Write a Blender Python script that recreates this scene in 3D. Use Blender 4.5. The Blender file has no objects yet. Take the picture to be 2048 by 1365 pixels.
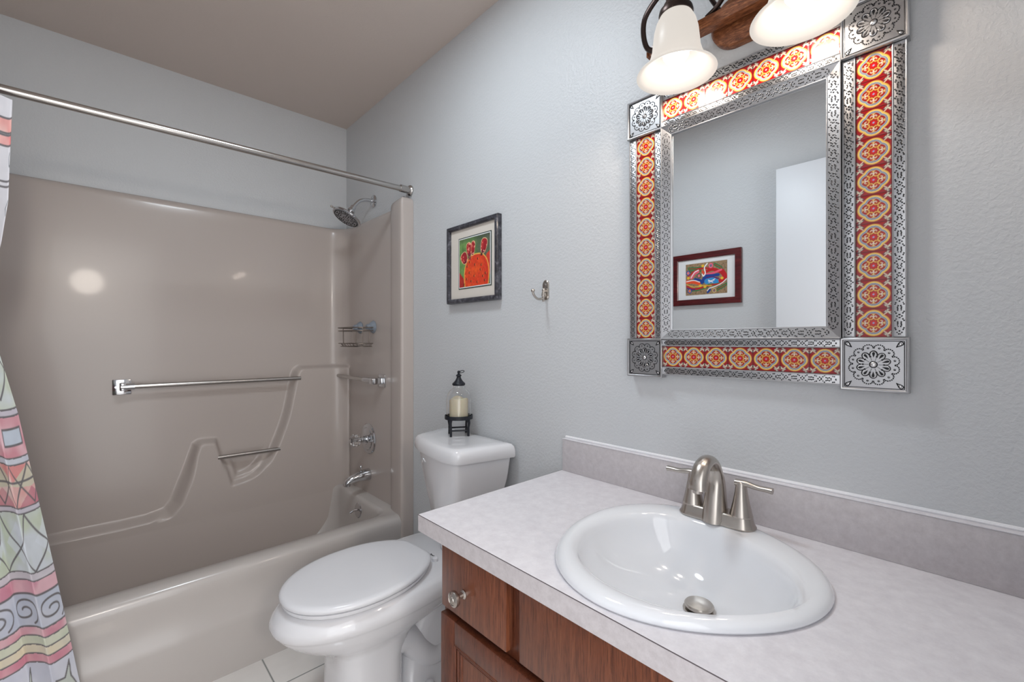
import bpy, bmesh, math, random
import numpy as np
from mathutils import Vector, Matrix
from math import pi, sin, cos, radians

S = bpy.context.scene
C = S.collection

# ------------------------------------------------------------------ camera
cam_d = bpy.data.cameras.new('camera')
cam_d.sensor_width = 36.0
cam_d.lens = 881.0 / 2048.0 * 36.0
cam_d.clip_start = 0.02
cam_d.shift_y = -0.5 / 2048.0
cam = bpy.data.objects.new('camera', cam_d)
C.objects.link(cam)
cam.location = (2.586, -1.08, 1.18)
A = math.atan2(829.0, 881.0)
fw = Vector((-cos(A), sin(A), 0))
cam.rotation_euler = fw.to_track_quat('-Z', 'Y').to_euler()
S.camera = cam

# ------------------------------------------------------------------ light set-up
S.view_settings.view_transform = 'Standard'
S.view_settings.look = 'None'
S.view_settings.gamma = 1.0
S.view_settings.use_curve_mapping = False
S.view_settings.exposure = 0.19
S.cycles.use_denoising = True
S.cycles.max_bounces = 10
S.cycles.diffuse_bounces = 6
S.cycles.sample_clamp_indirect = 6.0
W = bpy.data.worlds.new('world'); S.world = W; W.use_nodes = True
W.node_tree.nodes['Background'].inputs[0].default_value = (0.97, 0.98, 1.0, 1)
W.node_tree.nodes['Background'].inputs[1].default_value = 2.8
BULB_W = 2.6
# round daylight-coloured recessed light in the ceiling over the middle of the room
cl = bpy.data.lights.new('ceiling_light', 'AREA'); cl.shape = 'DISK'; cl.size = 0.30; cl.energy = 9.2; cl.color = (0.84, 0.93, 1.0)
clo = bpy.data.objects.new('ceiling_light', cl); C.objects.link(clo); clo.location = (1.52, -0.69, 2.432)
# warm lamp in the hallway outside the doorway
hl = bpy.data.lights.new('hallway_lamp', 'POINT'); hl.energy = 38.0; hl.color = (1.0, 0.90, 0.80); hl.shadow_soft_size = 0.13
hlo = bpy.data.objects.new('hallway_lamp', hl); C.objects.link(hlo); hlo.location = (4.0, -1.16, 1.81)
BULB_COL = (1.0, 0.85, 0.72)

# ------------------------------------------------------------------ materials
def srgb(r, g, b):
    f = lambda c: (c / 255.0) / 12.92 if c / 255.0 <= 0.04045 else ((c / 255.0 + 0.055) / 1.055) ** 2.4
    return (f(r), f(g), f(b), 1.0)

def pmat(name, col, rough=0.5, metal=0.0, coat=0.0, spec=0.5, trans=0.0, ior=1.45, emit=None, es=0.0):
    m = bpy.data.materials.new(name); m.use_nodes = True
    b = m.node_tree.nodes['Principled BSDF']
    b.inputs['Base Color'].default_value = col
    b.inputs['Roughness'].default_value = rough
    b.inputs['Metallic'].default_value = metal
    b.inputs['Coat Weight'].default_value = coat
    b.inputs['Coat Roughness'].default_value = 0.06
    b.inputs['Specular IOR Level'].default_value = spec
    b.inputs['Transmission Weight'].default_value = trans
    b.inputs['IOR'].default_value = ior
    if emit:
        b.inputs['Emission Color'].default_value = emit
        b.inputs['Emission Strength'].default_value = es
    return m

def N(m, t, **kw):
    n = m.node_tree.nodes.new(t)
    for k, v in kw.items():
        if k.startswith('i_'):
            n.inputs[k[2:]].default_value = v
        else:
            setattr(n, k, v)
    return n

def L(m, a, b):
    m.node_tree.links.new(a, b)

def coords(m, scale=(1, 1, 1), kind='Object'):
    tc = N(m, 'ShaderNodeTexCoord'); mp = N(m, 'ShaderNodeMapping')
    mp.inputs['Scale'].default_value = scale
    L(m, tc.outputs[kind], mp.inputs['Vector'])
    return mp.outputs['Vector']

def noise(m, vec, scale, detail=4, rough=0.5, dist=0.0):
    n = N(m, 'ShaderNodeTexNoise')
    n.inputs['Scale'].default_value = scale; n.inputs['Detail'].default_value = detail
    n.inputs['Roughness'].default_value = rough; n.inputs['Distortion'].default_value = dist
    L(m, vec, n.inputs['Vector'])
    return n.outputs['Fac']

def ramp(m, fac, stops):
    r = N(m, 'ShaderNodeValToRGB')
    e = r.color_ramp.elements
    while len(e) < len(stops): e.new(0.5)
    for k, (p, c) in enumerate(stops):
        e[k].position = p; e[k].color = c
    L(m, fac, r.inputs['Fac'])
    return r.outputs['Color']

def bump(m, h, strength=0.3, dist=0.002, chain=None):
    b = N(m, 'ShaderNodeBump'); b.inputs['Strength'].default_value = strength
    b.inputs['Distance'].default_value = dist
    L(m, h, b.inputs['Height'])
    if chain is not None: L(m, chain, b.inputs['Normal'])
    return b.outputs['Normal']

def P(m): return m.node_tree.nodes['Principled BSDF']

# painted, lightly textured wall
def wall_mat(name, col, st=0.28, rough=0.42):
    m = pmat(name, col, rough, spec=0.45)
    v = coords(m)
    b1 = ramp(m, noise(m, v, 120, 3, 0.55, 0.3), [(0.38, (0, 0, 0, 1)), (0.64, (1, 1, 1, 1))])
    n1 = bump(m, b1, st, 0.0018)
    n2 = bump(m, noise(m, v, 260, 2), st * 0.5, 0.0008, n1)
    L(m, n2, P(m).inputs['Normal'])
    return m

M_wall = wall_mat('wall_paint', srgb(200, 202, 204))
M_ceil = wall_mat('ceiling_paint', srgb(206, 193, 184), 0.12, 0.6)
M_surr = pmat('almond_fibreglass', srgb(182, 172, 166), 0.27, coat=0.12)  # surround side of the moulding; its dimmer, warmer light is in the colour
M_tub = pmat('almond_fibreglass_lit', srgb(189, 183, 179), 0.22, coat=0.25)  # same almond moulding, paler: the brighter light on its apron put into colour
M_porc = pmat('white_porcelain', srgb(222, 222, 225), 0.08, coat=0.5)
M_seat = pmat('white_plastic', srgb(222, 223, 227), 0.2)
M_sink = pmat('sink_porcelain', srgb(228, 230, 234), 0.07, coat=0.5)
M_chrome = pmat('chrome', (0.62, 0.63, 0.65, 1), 0.10, 1.0)
M_steel = pmat('stainless_steel', (0.50, 0.48, 0.46, 1), 0.24, 1.0)
M_nickel = pmat('brushed_nickel', (0.50, 0.46, 0.42, 1), 0.27, 1.0)
M_black = pmat('black_iron', (0.008, 0.010, 0.016, 1), 0.45)
M_wire = pmat('dark_wire', (0.20, 0.17, 0.15, 1), 0.35, 1.0)
M_cup = pmat('grey_rubber', srgb(128, 136, 146), 0.3)
M_wax = pmat('ivory_wax', srgb(240, 226, 196), 0.5); P(M_wax).inputs['Subsurface Weight'].default_value = 0.15
M_tin = pmat('punched_tin', (0.48, 0.48, 0.49, 1), 0.30, 1.0)
v = coords(M_tin); L(M_tin, bump(M_tin, noise(M_tin, v, 60, 2), 0.05, 0.001), P(M_tin).inputs['Normal'])
M_darktin = pmat('dark_tin', (0.02, 0.02, 0.022, 1), 0.5, 0.5)  # patina and recess shade of the punched dots, put in as one dark colour
M_glint = pmat('tin_ridge_glint', (0.75, 0.74, 0.74, 1), 0.2, 1.0)  # brighter tin: glints on the dots and relief put into the colour
M_mirror = pmat('mirror_silver', (0.90, 0.92, 0.93, 1), 0.0, 1.0)
M_mat = pmat('cream_mat_board', srgb(214, 206, 196), 0.8)
M_matw = pmat('white_mat_board', srgb(226, 226, 226), 0.8)
M_dkgreen = pmat('dark_green_mat', srgb(48, 66, 62), 0.8)
M_door = pmat('white_door_paint', srgb(226, 228, 232), 0.4)
M_bronze = pmat('oiled_bronze', (0.055, 0.038, 0.034, 1), 0.33, 0.85)
M_caulk = pmat('white_caulk', srgb(235, 235, 238), 0.5)

def clear_glass(name, tint=(1, 1, 1, 1)):
    m = pmat(name, tint, 0.0, trans=1.0, ior=1.45)
    return m
M_glass = clear_glass('clear_glass')
M_acryl = clear_glass('clear_acrylic', (0.93, 0.93, 0.93, 1))

def wood(name, c1, c2, c3, scale=(60, 60, 5), rough=0.33, pores=True):
    m = pmat(name, c1, rough, coat=0.15)
    v = coords(m, scale)
    f1 = noise(m, v, 1.0, 5, 0.6, 1.2)
    col = ramp(m, f1, [(0.30, c1), (0.52, c2), (0.72, c3)])
    v2 = coords(m, tuple(s * 5 for s in scale))
    f2 = ramp(m, noise(m, v2, 1.0, 3, 0.6), [(0.38, (0.35, 0.3, 0.3, 1)), (0.50, (1, 1, 1, 1))])
    mx = N(m, 'ShaderNodeMix', data_type='RGBA', blend_type='MULTIPLY')
    mx.inputs[0].default_value = 0.55 if pores else 0.25
    L(m, col, mx.inputs[6]); L(m, f2, mx.inputs[7])
    L(m, mx.outputs[2], P(m).inputs['Base Color'])
    L(m, bump(m, f2, 0.12, 0.0006), P(m).inputs['Normal'])
    return m
M_oak = wood('stained_oak', srgb(94, 52, 34), srgb(116, 66, 44), srgb(132, 80, 54), (110, 110, 6))
M_oakd = wood('stained_oak_frame', srgb(82, 42, 28), srgb(100, 54, 36), srgb(112, 64, 44), (80, 80, 8))
M_lampwood = wood('faux_wood_lamp', srgb(78, 40, 22), srgb(128, 76, 46), srgb(170, 112, 74), (30, 140, 140), 0.34)
M_frameblk = wood('weathered_black_wood', srgb(34, 34, 40), srgb(62, 62, 70), srgb(112, 112, 120), (25, 25, 25), 0.4)
M_mahog = wood('mahogany_frame', srgb(56, 10, 14), srgb(84, 18, 22), srgb(104, 28, 30), (6, 60, 60), 0.25, False)

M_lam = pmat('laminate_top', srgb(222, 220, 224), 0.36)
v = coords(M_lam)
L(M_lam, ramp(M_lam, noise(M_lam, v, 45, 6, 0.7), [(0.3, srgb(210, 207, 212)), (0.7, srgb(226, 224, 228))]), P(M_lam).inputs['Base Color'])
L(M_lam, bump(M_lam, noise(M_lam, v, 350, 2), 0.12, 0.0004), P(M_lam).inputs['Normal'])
M_lam_shade = pmat('laminate_edge_shade', srgb(196, 191, 193), 0.4)  # same laminate, darker: the shade on its upright faces put into the colour
v = coords(M_lam_shade)
L(M_lam_shade, ramp(M_lam_shade, noise(M_lam_shade, v, 60, 6, 0.75), [(0.3, srgb(184, 178, 180)), (0.7, srgb(204, 199, 201))]), P(M_lam_shade).inputs['Base Color'])

# white floor tile with grey-green grout
M_floor = pmat('floor_tile', srgb(225, 220, 216), 0.12, coat=0.3)
tc = N(M_floor, 'ShaderNodeTexCoord'); sx = N(M_floor, 'ShaderNodeSeparateXYZ'); L(M_floor, tc.outputs['Object'], sx.inputs[0])
def gro(ax, off):
    a = N(M_floor, 'ShaderNodeMath', operation='ADD'); a.inputs[1].default_value = off; L(M_floor, sx.outputs[ax], a.inputs[0])
    b = N(M_floor, 'ShaderNodeMath', operation='PINGPONG'); b.inputs[1].default_value = 0.1525; L(M_floor, a.outputs[0], b.inputs[0])
    return b.outputs[0]
mn = N(M_floor, 'ShaderNodeMath', operation='MINIMUM')
L(M_floor, gro(0, -0.945 + 3.05), mn.inputs[0]); L(M_floor, gro(1, 0.636 + 3.05), mn.inputs[1])
fr = ramp(M_floor, mn.outputs[0], [(0.0, (0, 0, 0, 1)), (0.0035, (1, 1, 1, 1))])
mx = N(M_floor, 'ShaderNodeMix', data_type='RGBA'); L(M_floor, fr, mx.inputs[0])
mx.inputs[6].default_value = srgb(112, 118, 114)
L(M_floor, ramp(M_floor, noise(M_floor, tc.outputs['Object'], 6, 5), [(0.3, srgb(224, 219, 214)), (0.7, srgb(236, 232, 228))]), mx.inputs[7])
L(M_floor, mx.outputs[2], P(M_floor).inputs['Base Color'])
L(M_floor, bump(M_floor, fr, 0.6, 0.002), P(M_floor).inputs['Normal'])

def painted(name, rough=0.5, coat=0.0):
    m = pmat(name, (1, 1, 1, 1), rough, coat=coat)
    a = N(m, 'ShaderNodeAttribute'); a.attribute_name = 'Col'
    L(m, a.outputs['Color'], P(m).inputs['Base Color'])
    return m
M_tile = painted('talavera_glaze', 0.10, 0.5)
M_print = painted('art_print', 0.45)
M_cloth = painted('printed_curtain_cloth', 0.75)
P(M_cloth).inputs['Transmission Weight'].default_value = 0.0

# frosted lamp glass (lit from inside by the bulb)
M_frost = bpy.data.materials.new('frosted_lamp_glass'); M_frost.use_nodes = True
nt = M_frost.node_tree; nt.nodes.clear()
out = nt.nodes.new('ShaderNodeOutputMaterial'); mxs = nt.nodes.new('ShaderNodeMixShader'); ad = nt.nodes.new('ShaderNodeAddShader')
tr = nt.nodes.new('ShaderNodeBsdfTranslucent'); df = nt.nodes.new('ShaderNodeBsdfPrincipled'); em = nt.nodes.new('ShaderNodeEmission')
tr.inputs[0].default_value = (0.10, 0.097, 0.094, 1); df.inputs['Base Color'].default_value = (0.11, 0.107, 0.103, 1); df.inputs['Roughness'].default_value = 0.3
em.inputs[0].default_value = (1.0, 0.93, 0.85, 1); em.inputs[1].default_value = 0.58
mxs.inputs[0].default_value = 0.45
nt.links.new(tr.outputs[0], mxs.inputs[1]); nt.links.new(df.outputs[0], mxs.inputs[2])
nt.links.new(mxs.outputs[0], ad.inputs[0]); nt.links.new(em.outputs[0], ad.inputs[1]); nt.links.new(ad.outputs[0], out.inputs[0])
M_bulb = pmat('lit_bulb', (1, 1, 1, 1), 0.4, emit=(1.0, 0.93, 0.84, 1), es=3.0)

# ------------------------------------------------------------------ mesh helpers
class MB:
    def __init__(self): self.v = []; self.f = []; self.m = []
    def add(self, verts, faces, mi=0):
        o = len(self.v); self.v += [tuple(p) for p in verts]
        self.f += [tuple(i + o for i in f) for f in faces]; self.m += [mi] * len(faces)
        return self
    def box(self, x0, x1, y0, y1, z0, z1, bev=0.0, mi=0, seg=2):
        bm = bmesh.new(); bmesh.ops.create_cube(bm, size=1.0)
        for w in bm.verts:
            w.co = Vector(((x0 + x1) / 2 + w.co.x * (x1 - x0), (y0 + y1) / 2 + w.co.y * (y1 - y0), (z0 + z1) / 2 + w.co.z * (z1 - z0)))
        if bev > 0: bmesh.ops.bevel(bm, geom=bm.edges[:], offset=bev, segments=seg, profile=0.5, affect='EDGES')
        bm.verts.index_update()
        self.add([w.co[:] for w in bm.verts], [[w.index for w in f.verts] for f in bm.faces], mi); bm.free()
        return self
    def loft(self, rings, close=True, cap0=False, cap1=False, mi=0):
        n = len(rings[0]); vs = [p for r in rings for p in r]; fs = []
        for a in range(len(rings) - 1):
            for b in range(n if close else n - 1):
                c = (b + 1) % n
                fs.append((a * n + b, a * n + c, (a + 1) * n + c, (a + 1) * n + b))
        if cap0: fs.append(tuple(range(n))[::-1])
        if cap1: fs.append(tuple((len(rings) - 1) * n + k for k in range(n)))
        return self.add(vs, fs, mi)
    def lathe(self, prof, c=(0, 0, 0), axis=(0, 0, 1), n=40, mi=0, caps=True, sx=1.0):
        q = Vector((0, 0, 1)).rotation_difference(Vector(axis).normalized()).to_matrix()
        c = Vector(c); rings = []
        for r, h in prof:
            rings.append([tuple(c + q @ Vector((r * cos(2 * pi * k / n) * sx, r * sin(2 * pi * k / n), h))) for k in range(n)])
        return self.loft(rings, True, caps, caps, mi)
    def tube(self, pts, r, n=10, mi=0, caps=True, flat=1.0, closed=False, up=None):
        pts = [Vector(p) for p in pts]; rs = r if isinstance(r, (list, tuple)) else [r] * len(pts)
        m = len(pts); rings = []; prev = None
        for k, p in enumerate(pts):
            if closed: t = pts[(k + 1) % m] - pts[(k - 1) % m]
            else: t = pts[min(k + 1, m - 1)] - pts[max(k - 1, 0)]
            if t.length < 1e-9: t = Vector((0, 0, 1))
            t.normalize()
            if prev is None:
                a = Vector(up) if up else (Vector((0, 0, 1)) if abs(t.z) < 0.9 else Vector((1, 0, 0)))
            else: a = prev
            a = (a - t * a.dot(t))
            if a.length < 1e-6: a = t.orthogonal()
            a.normalize(); prev = a; b = t.cross(a)
            rings.append([tuple(p + a * rs[k] * cos(2 * pi * j / n) + b * rs[k] * flat * sin(2 * pi * j / n)) for j in range(n)])
        if closed: rings.append(rings[0])
        return self.loft(rings, True, caps and not closed, caps and not closed, mi)
    def sphere(self, c, r, n=16, mi=0, s=(1, 1, 1)):
        rings = []
        for k in range(n // 2 + 1):
            th = pi * k / (n // 2); rr = max(sin(th), 1e-4)
            rings.append([(c[0] + r * s[0] * rr * cos(2 * pi * j / n), c[1] + r * s[1] * rr * sin(2 * pi * j / n), c[2] + r * s[2] * cos(th)) for j in range(n)])
        return self.loft(rings, True, True, True, mi)
    def build(self, name, mats, parent=None, smooth=True, ang=35, origin=None, flip=False):
        if not isinstance(mats, (list, tuple)): mats = [mats]
        o0 = Vector(origin) if origin is not None else (parent['_o'] if parent is not None else Vector((0, 0, 0)))
        o0 = Vector(o0)
        me = bpy.data.meshes.new(name)
        me.from_pydata([(p[0] - o0.x, p[1] - o0.y, p[2] - o0.z) for p in self.v], [], self.f)
        for m in mats: me.materials.append(m)
        if any(self.m): me.polygons.foreach_set('material_index', self.m)
        bm = bmesh.new(); bm.from_mesh(me)
        bmesh.ops.recalc_face_normals(bm, faces=bm.faces[:])
        if flip: bmesh.ops.reverse_faces(bm, faces=bm.faces[:])
        bm.to_mesh(me); bm.free()
        if smooth:
            me.shade_smooth()
            if ang < 180: me.set_sharp_from_angle(angle=radians(ang))
        o = bpy.data.objects.new(name, me); C.objects.link(o)
        if parent is not None:
            o.parent = parent
            if origin is not None:
                o.location = Vector(origin) - Vector(parent['_o'])
            o['_o'] = list(o0)
        else:
            o.location = o0; o['_o'] = list(o0)
        return o

def thing(name, label, cat, loc, group=None):
    o = bpy.data.objects.new(name, None); C.objects.link(o); o.empty_display_size = 0.05
    o.location = loc; o['_o'] = list(loc); o['label'] = label; o['category'] = cat
    if group: o['group'] = group
    return o
def tag(o, label, cat, group=None):
    o['label'] = label; o['category'] = cat
    if group: o['group'] = group
    return o
def struct(o): o['kind'] = 'structure'; return o

def smooth(t): t = np.clip(t, 0, 1); return t * t * (3 - 2 * t)
def bez(pts, n=12, closed=False):
    """Catmull-Rom through points"""
    P_ = [Vector(p) for p in pts]; m = len(P_); out = []
    rng = range(m if closed else m - 1)
    for k in rng:
        p0 = P_[(k - 1) % m] if (closed or k > 0) else P_[0] * 2 - P_[1]
        p1 = P_[k]; p2 = P_[(k + 1) % m]
        p3 = P_[(k + 2) % m] if (closed or k < m - 2) else P_[-1] * 2 - P_[-2]
        for j in range(n):
            t = j / n
            out.append(0.5 * ((2 * p1) + (p2 - p0) * t + (2 * p0 - 5 * p1 + 4 * p2 - p3) * t * t + (-p0 + 3 * p1 - 3 * p2 + p3) * t ** 3))
    if not closed: out.append(P_[-1])
    return [tuple(p) for p in out]

# painting on vertex grids ------------------------------------------------
def rrect(x0, x1, y0, y1, r, n=10):
    pts = []
    for cx, cy, a0 in ((x1 - r, y1 - r, 0), (x0 + r, y1 - r, 90), (x0 + r, y0 + r, 180), (x1 - r, y0 + r, 270)):
        for k in range(n + 1):
            a = radians(a0 + 90 * k / n); pts.append((cx + r * cos(a), cy + r * sin(a)))
    return pts
def segdist(X, Y, pts):
    d = np.full(X.shape, 1e9)
    for (ax, ay), (bx, by) in zip(pts[:-1], pts[1:]):
        dx, dy = bx - ax, by - ay; L2 = dx * dx + dy * dy + 1e-12
        t = np.clip(((X - ax) * dx + (Y - ay) * dy) / L2, 0, 1)
        d = np.minimum(d, np.hypot(X - ax - t * dx, Y - ay - t * dy))
    return d
def inpoly(X, Y, pts):
    r = np.zeros(X.shape, bool); n = len(pts)
    for i in range(n):
        x1, y1 = pts[i]; x2, y2 = pts[(i + 1) % n]
        if y1 == y2: continue
        c = ((y1 > Y) != (y2 > Y)) & (X < (x2 - x1) * (Y - y1) / (y2 - y1) + x1)
        r ^= c
    return r
def lin(c): return np.array(srgb(*c)[:3])
def put(img, mask, col):
    mask = np.clip(mask, 0, 1)[..., None]
    img[:] = img * (1 - mask) + lin(col) * mask
def vnoise(X, Y, f, seed=0):
    rs = np.random.RandomState(seed); g = rs.rand(64, 64)
    x = X * f; y = Y * f; xi = np.floor(x).astype(int); yi = np.floor(y).astype(int)
    tx = smooth(x - xi); ty = smooth(y - yi)
    a = g[xi % 64, yi % 64]; b = g[(xi + 1) % 64, yi % 64]; c = g[xi % 64, (yi + 1) % 64]; d = g[(xi + 1) % 64, (yi + 1) % 64]
    return (a * (1 - tx) + b * tx) * (1 - ty) + (c * (1 - tx) + d * tx) * ty
def painted_grid(name, PX, PY, PZ, img, mat, parent=None, origin=None, thick=0.0):
    """PX.. arrays (H,W) of world positions, img (H,W,3) linear colours"""
    H, Wd = PX.shape; o0 = Vector(origin) if origin is not None else Vector(parent['_o'])
    co = np.stack([PX - o0.x, PY - o0.y, PZ - o0.z], -1).reshape(-1, 3)
    i = np.arange(H * Wd).reshape(H, Wd)
    f = np.stack([i[:-1, :-1], i[:-1, 1:], i[1:, 1:], i[1:, :-1]], -1).reshape(-1, 4)
    me = bpy.data.meshes.new(name)
    me.vertices.add(len(co)); me.vertices.foreach_set('co', co.ravel())
    me.loops.add(f.size); me.loops.foreach_set('vertex_index', f.ravel())
    me.polygons.add(len(f)); me.polygons.foreach_set('loop_start', np.arange(len(f)) * 4)
    me.update(calc_edges=True)
    at = me.color_attributes.new('Col', 'FLOAT_COLOR', 'POINT')
    at.data.foreach_set('color', np.concatenate([img.reshape(-1, 3), np.ones((H * Wd, 1))], 1).ravel())
    me.materials.append(mat); me.shade_smooth()
    o = bpy.data.objects.new(name, me); C.objects.link(o); o['_o'] = list(o0)
    if parent is not None: o.parent = parent
    else: o.location = o0
    if thick:
        s = o.modifiers.new('thickness', 'SOLIDIFY'); s.thickness = thick; s.offset = -1
    return o

# ------------------------------------------------------------------ room shell
XR, YF, H = 2.67, -1.52, 2.44
T = 0.10
struct(MB().box(-T, XR + 1.2, YF - T, T, -0.1, 0).build('floor', M_floor, smooth=False))
struct(MB().box(-T, XR + T, YF - T, T, H, H + 0.1).build('ceiling', M_ceil, smooth=False))
struct(MB().lathe([(0.152, 0), (0.153, -0.006), (0.172, -0.008), (0.176, 0)], (1.52, -0.69, H), (0, 0, 1), 48, caps=False).build('trim_2', M_door))
struct(MB().box(-T, 0, YF - T, T, 0, H).build('wall_back', M_wall, smooth=False))
struct(MB().box(0, XR + T, 0, T, 0, H).build('wall_right', M_wall, smooth=False))
struct(MB().box(0, XR + T, YF - T, YF, 0, H).build('wall_left', M_wall, smooth=False))
DY0, DY1, DZ = -1.48, -0.70, 2.06
wr = MB().box(XR, XR + T, DY1, 0, 0, H).box(XR, XR + T, YF, DY0, 0, H).box(XR, XR + T, DY0, DY1, DZ, H)
struct(wr.build('wall_front', M_wall, smooth=False))
tr_ = MB().box(XR - 0.012, XR + T + 0.012, DY1, DY1 + 0.055, 0, DZ + 0.055, 0.003).box(XR - 0.012, XR + T + 0.012, DY0, DY1, DZ, DZ + 0.055, 0.003)
struct(tr_.build('trim_1', M_door))
# open door leaf lying along the left wall (seen in the mirror)
dr = MB().box(1.88, 2.64, -1.488, -1.452, 0.012, 2.045, 0.002)
d_o = struct(dr.build('door_1', M_door, origin=(2.64, -1.47, 0)))
hb = MB().lathe([(0.028, 0), (0.028, 0.006), (0.012, 0.012), (0.010, 0.035), (0.026, 0.045), (0.028, 0.058), (0.018, 0.066), (0.001, 0.068)], (1.94, -1.452, 0.95), (0, 1, 0), 24)
hb.build('door_knob', M_nickel, d_o)

# ------------------------------------------------------------------ bathtub and surround
tub = thing('bathtub_shower_unit', 'almond fibreglass bathtub with moulded three-sided shower surround', 'bathtub', (0.38, -0.76, 0))
def plan_path():
    pts = []
    def arc(cx, cy, r, a0, a1, n):
        for k in range(n + 1):
            a = radians(a0 + (a1 - a0) * k / n); pts.append((cx + r * cos(a), cy + r * sin(a)))
    pts.append((0.764, -0.001)); pts.append((0.764, -0.02)); pts.append((0.764, -0.042))
    arc(0.752, -0.051, 0.012, 0, -90, 5)
    pts.append((0.72, -0.060)); pts.append((0.68, -0.056)); pts.append((0.645, -0.050)); pts.append((0.632, -0.046)); pts.append((0.622, -0.034)); pts.append((0.610, -0.030))
    for k in range(1, 24): pts.append((0.610 - (0.610 - 0.13) * k / 24, -0.030))
    arc(0.13, -0.13, 0.10, 90, 180, 12)
    n = 210
    for k in range(1, n): pts.append((0.03, -0.13 - 1.26 * k / n))
    arc(0.13, -1.39, 0.10, 180, 270, 12)
    for k in range(1, 12): pts.append((0.13 + 0.48 * k / 12, -1.49))
    pts += [(0.610, -1.49), (0.622, -1.486), (0.632, -1.474), (0.72, -1.460)]
    arc(0.752, -1.469, 0.012, 90, 0, 5)
    pts += [(0.764, -1.5), (0.764, -1.519)]
    return np.array(pts)
pp = plan_path()
SDZ = np.concatenate([np.linspace(0.11, 1.08, 190), np.linspace(1.10, 1.80, 20), [1.812, 1.820, 1.826, 1.829, 1.830, 1.830]])
Yp, Zp = np.meshgrid(pp[:, 1], SDZ)
Xp = np.repeat(pp[:, 0][None], len(SDZ), 0)
outline_ = [(0.3, 1.036), (-0.275, 1.036), (-0.296, 1.02), (-0.312, 0.975), (-0.349, 0.792), (-0.391, 0.666), (-0.433, 0.57), (-0.475, 0.515), (-0.524, 0.486), (-0.585, 0.474), (-0.606, 0.482), (-0.634, 0.583),
           (-0.662, 0.688), (-0.672, 0.698), (-0.720, 0.700), (-0.740, 0.688), (-0.778, 0.564), (-0.822, 0.44), (-0.85, 0.405), (-0.92, 0.39), (-1.0, 0.387), (-1.9, 0.395), (-1.9, -0.5), (0.3, -0.5)]
outline = [(p[0], p[1]) for p in bez([(a, b, 0) for a, b in outline_[1:16]], 6)]; outline = [outline_[0]] + outline + outline_[16:]
oc = outline + [outline[0]]
dd = segdist(Yp, Zp, oc); ins = inpoly(Yp, Zp, outline); sd = np.where(ins, -dd, dd)
hgt = smooth(0.5 - sd / 0.026)
val = smooth((Yp + 0.66) / 0.04) * smooth((-0.39 - Yp) / 0.07) * smooth((0.65 - Zp) / 0.12)
ter = 1 - (0.55 * smooth((sd + 0.004) / 0.022) + 0.45 * smooth((sd - 0.026) / 0.024))
hgt = hgt * (1 - val) + np.maximum(ter, 0) * val
# the hill's left flank is wide and soft
lf = smooth((-0.74 - Yp) / 0.04) * smooth((0.68 - Zp) / 0.05) * smooth((Yp + 0.90) / 0.05) 
hgt = hgt * (1 - lf) + smooth(0.35 - sd / 0.045) * lf
isback = smooth((0.13 - Xp) / 0.06) * (np.abs(Yp + 0.76) < 0.745)
Xs = Xp + (0.055 * hgt + 0.10 * np.clip((0.34 - Zp), 0, 1)) * np.clip(isback, 0, 1)
zt = Zp.copy()
# top edge rolls back to the wall; flange column rises a little higher
topk = np.clip((Zp - 1.80) / 0.03, 0, 1)
col_ = ((Xp > 0.61)).astype(float)
Zs = Zp + col_ * 0.022 * np.clip((Zp - 1.3) / 0.5, 0, 1)
nx = np.gradient(pp[:, 1]); ny = -np.gradient(pp[:, 0]); nn = np.hypot(nx, ny); nx /= nn; ny /= nn
inset = 0.024 * (1 - np.sqrt(np.clip(1 - topk ** 2, 0, 1)))
Xs = Xs + inset * nx[None]; Ys = Yp + inset * ny[None]
Ys = np.clip(Ys, -1.519, -0.001); Xs = np.clip(Xs, 0.001, 0.764)
g = MB(); Hh, Ww = Xs.shape
vs = np.stack([Xs, Ys, Zs], -1).reshape(-1, 3).tolist()
fs = [(a * Ww + b, a * Ww + b + 1, (a + 1) * Ww + b + 1, (a + 1) * Ww + b) for a in range(Hh - 1) for b in range(Ww - 1)]
g.add(vs, fs); g.build('surround', M_surr, tub, ang=60)

def ring(x0, x1, y0, y1, r, z, n=12): return [(x, y, z) for x, y in rrect(x0, x1, y0, y1, r, n)]
fl_ = pp[:14]; fl2 = pp[-14:]
for P_ in (fl_, fl2):
    MB().loft([[(x - 0.002, y, z) for x, y in P_] for z in (0.0, 0.12, 0.25, 0.345)], False).build('flange_foot', M_surr, tub, ang=60)
rings = [ring(0.03, 0.766, -1.516, -0.004, 0.004, 0.0), ring(0.03, 0.770, -1.516, -0.004, 0.004, 0.17), ring(0.03, 0.766, -1.516, -0.004, 0.004, 0.195), ring(0.03, 0.757, -1.516, -0.004, 0.004, 0.215),
         ring(0.03, 0.755, -1.516, -0.004, 0.004, 0.27), ring(0.03, 0.757, -1.516, -0.004, 0.004, 0.31), ring(0.03, 0.760, -1.516, -0.004, 0.004, 0.335), ring(0.03, 0.757, -1.514, -0.006, 0.004, 0.352), ring(0.03, 0.749, -1.512, -0.008, 0.006, 0.363), ring(0.03, 0.736, -1.51, -0.012, 0.01, 0.369),
         ring(0.035, 0.72, -1.50, -0.02, 0.02, 0.371), ring(0.050, 0.676, -1.43, -0.075, 0.07, 0.367), ring(0.052, 0.664, -1.418, -0.087, 0.08, 0.360), ring(0.054, 0.656, -1.408, -0.094, 0.085, 0.345),
         ring(0.056, 0.648, -1.40, -0.098, 0.09, 0.31), ring(0.075, 0.635, -1.36, -0.11, 0.10, 0.20), ring(0.105, 0.615, -1.30, -0.13, 0.11, 0.12),
         ring(0.14, 0.58, -1.24, -0.17, 0.11, 0.085), ring(0.20, 0.52, -1.15, -0.24, 0.09, 0.075)]
MB().loft(rings, True, False, True).build('tub', M_tub, tub, ang=50)
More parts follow.
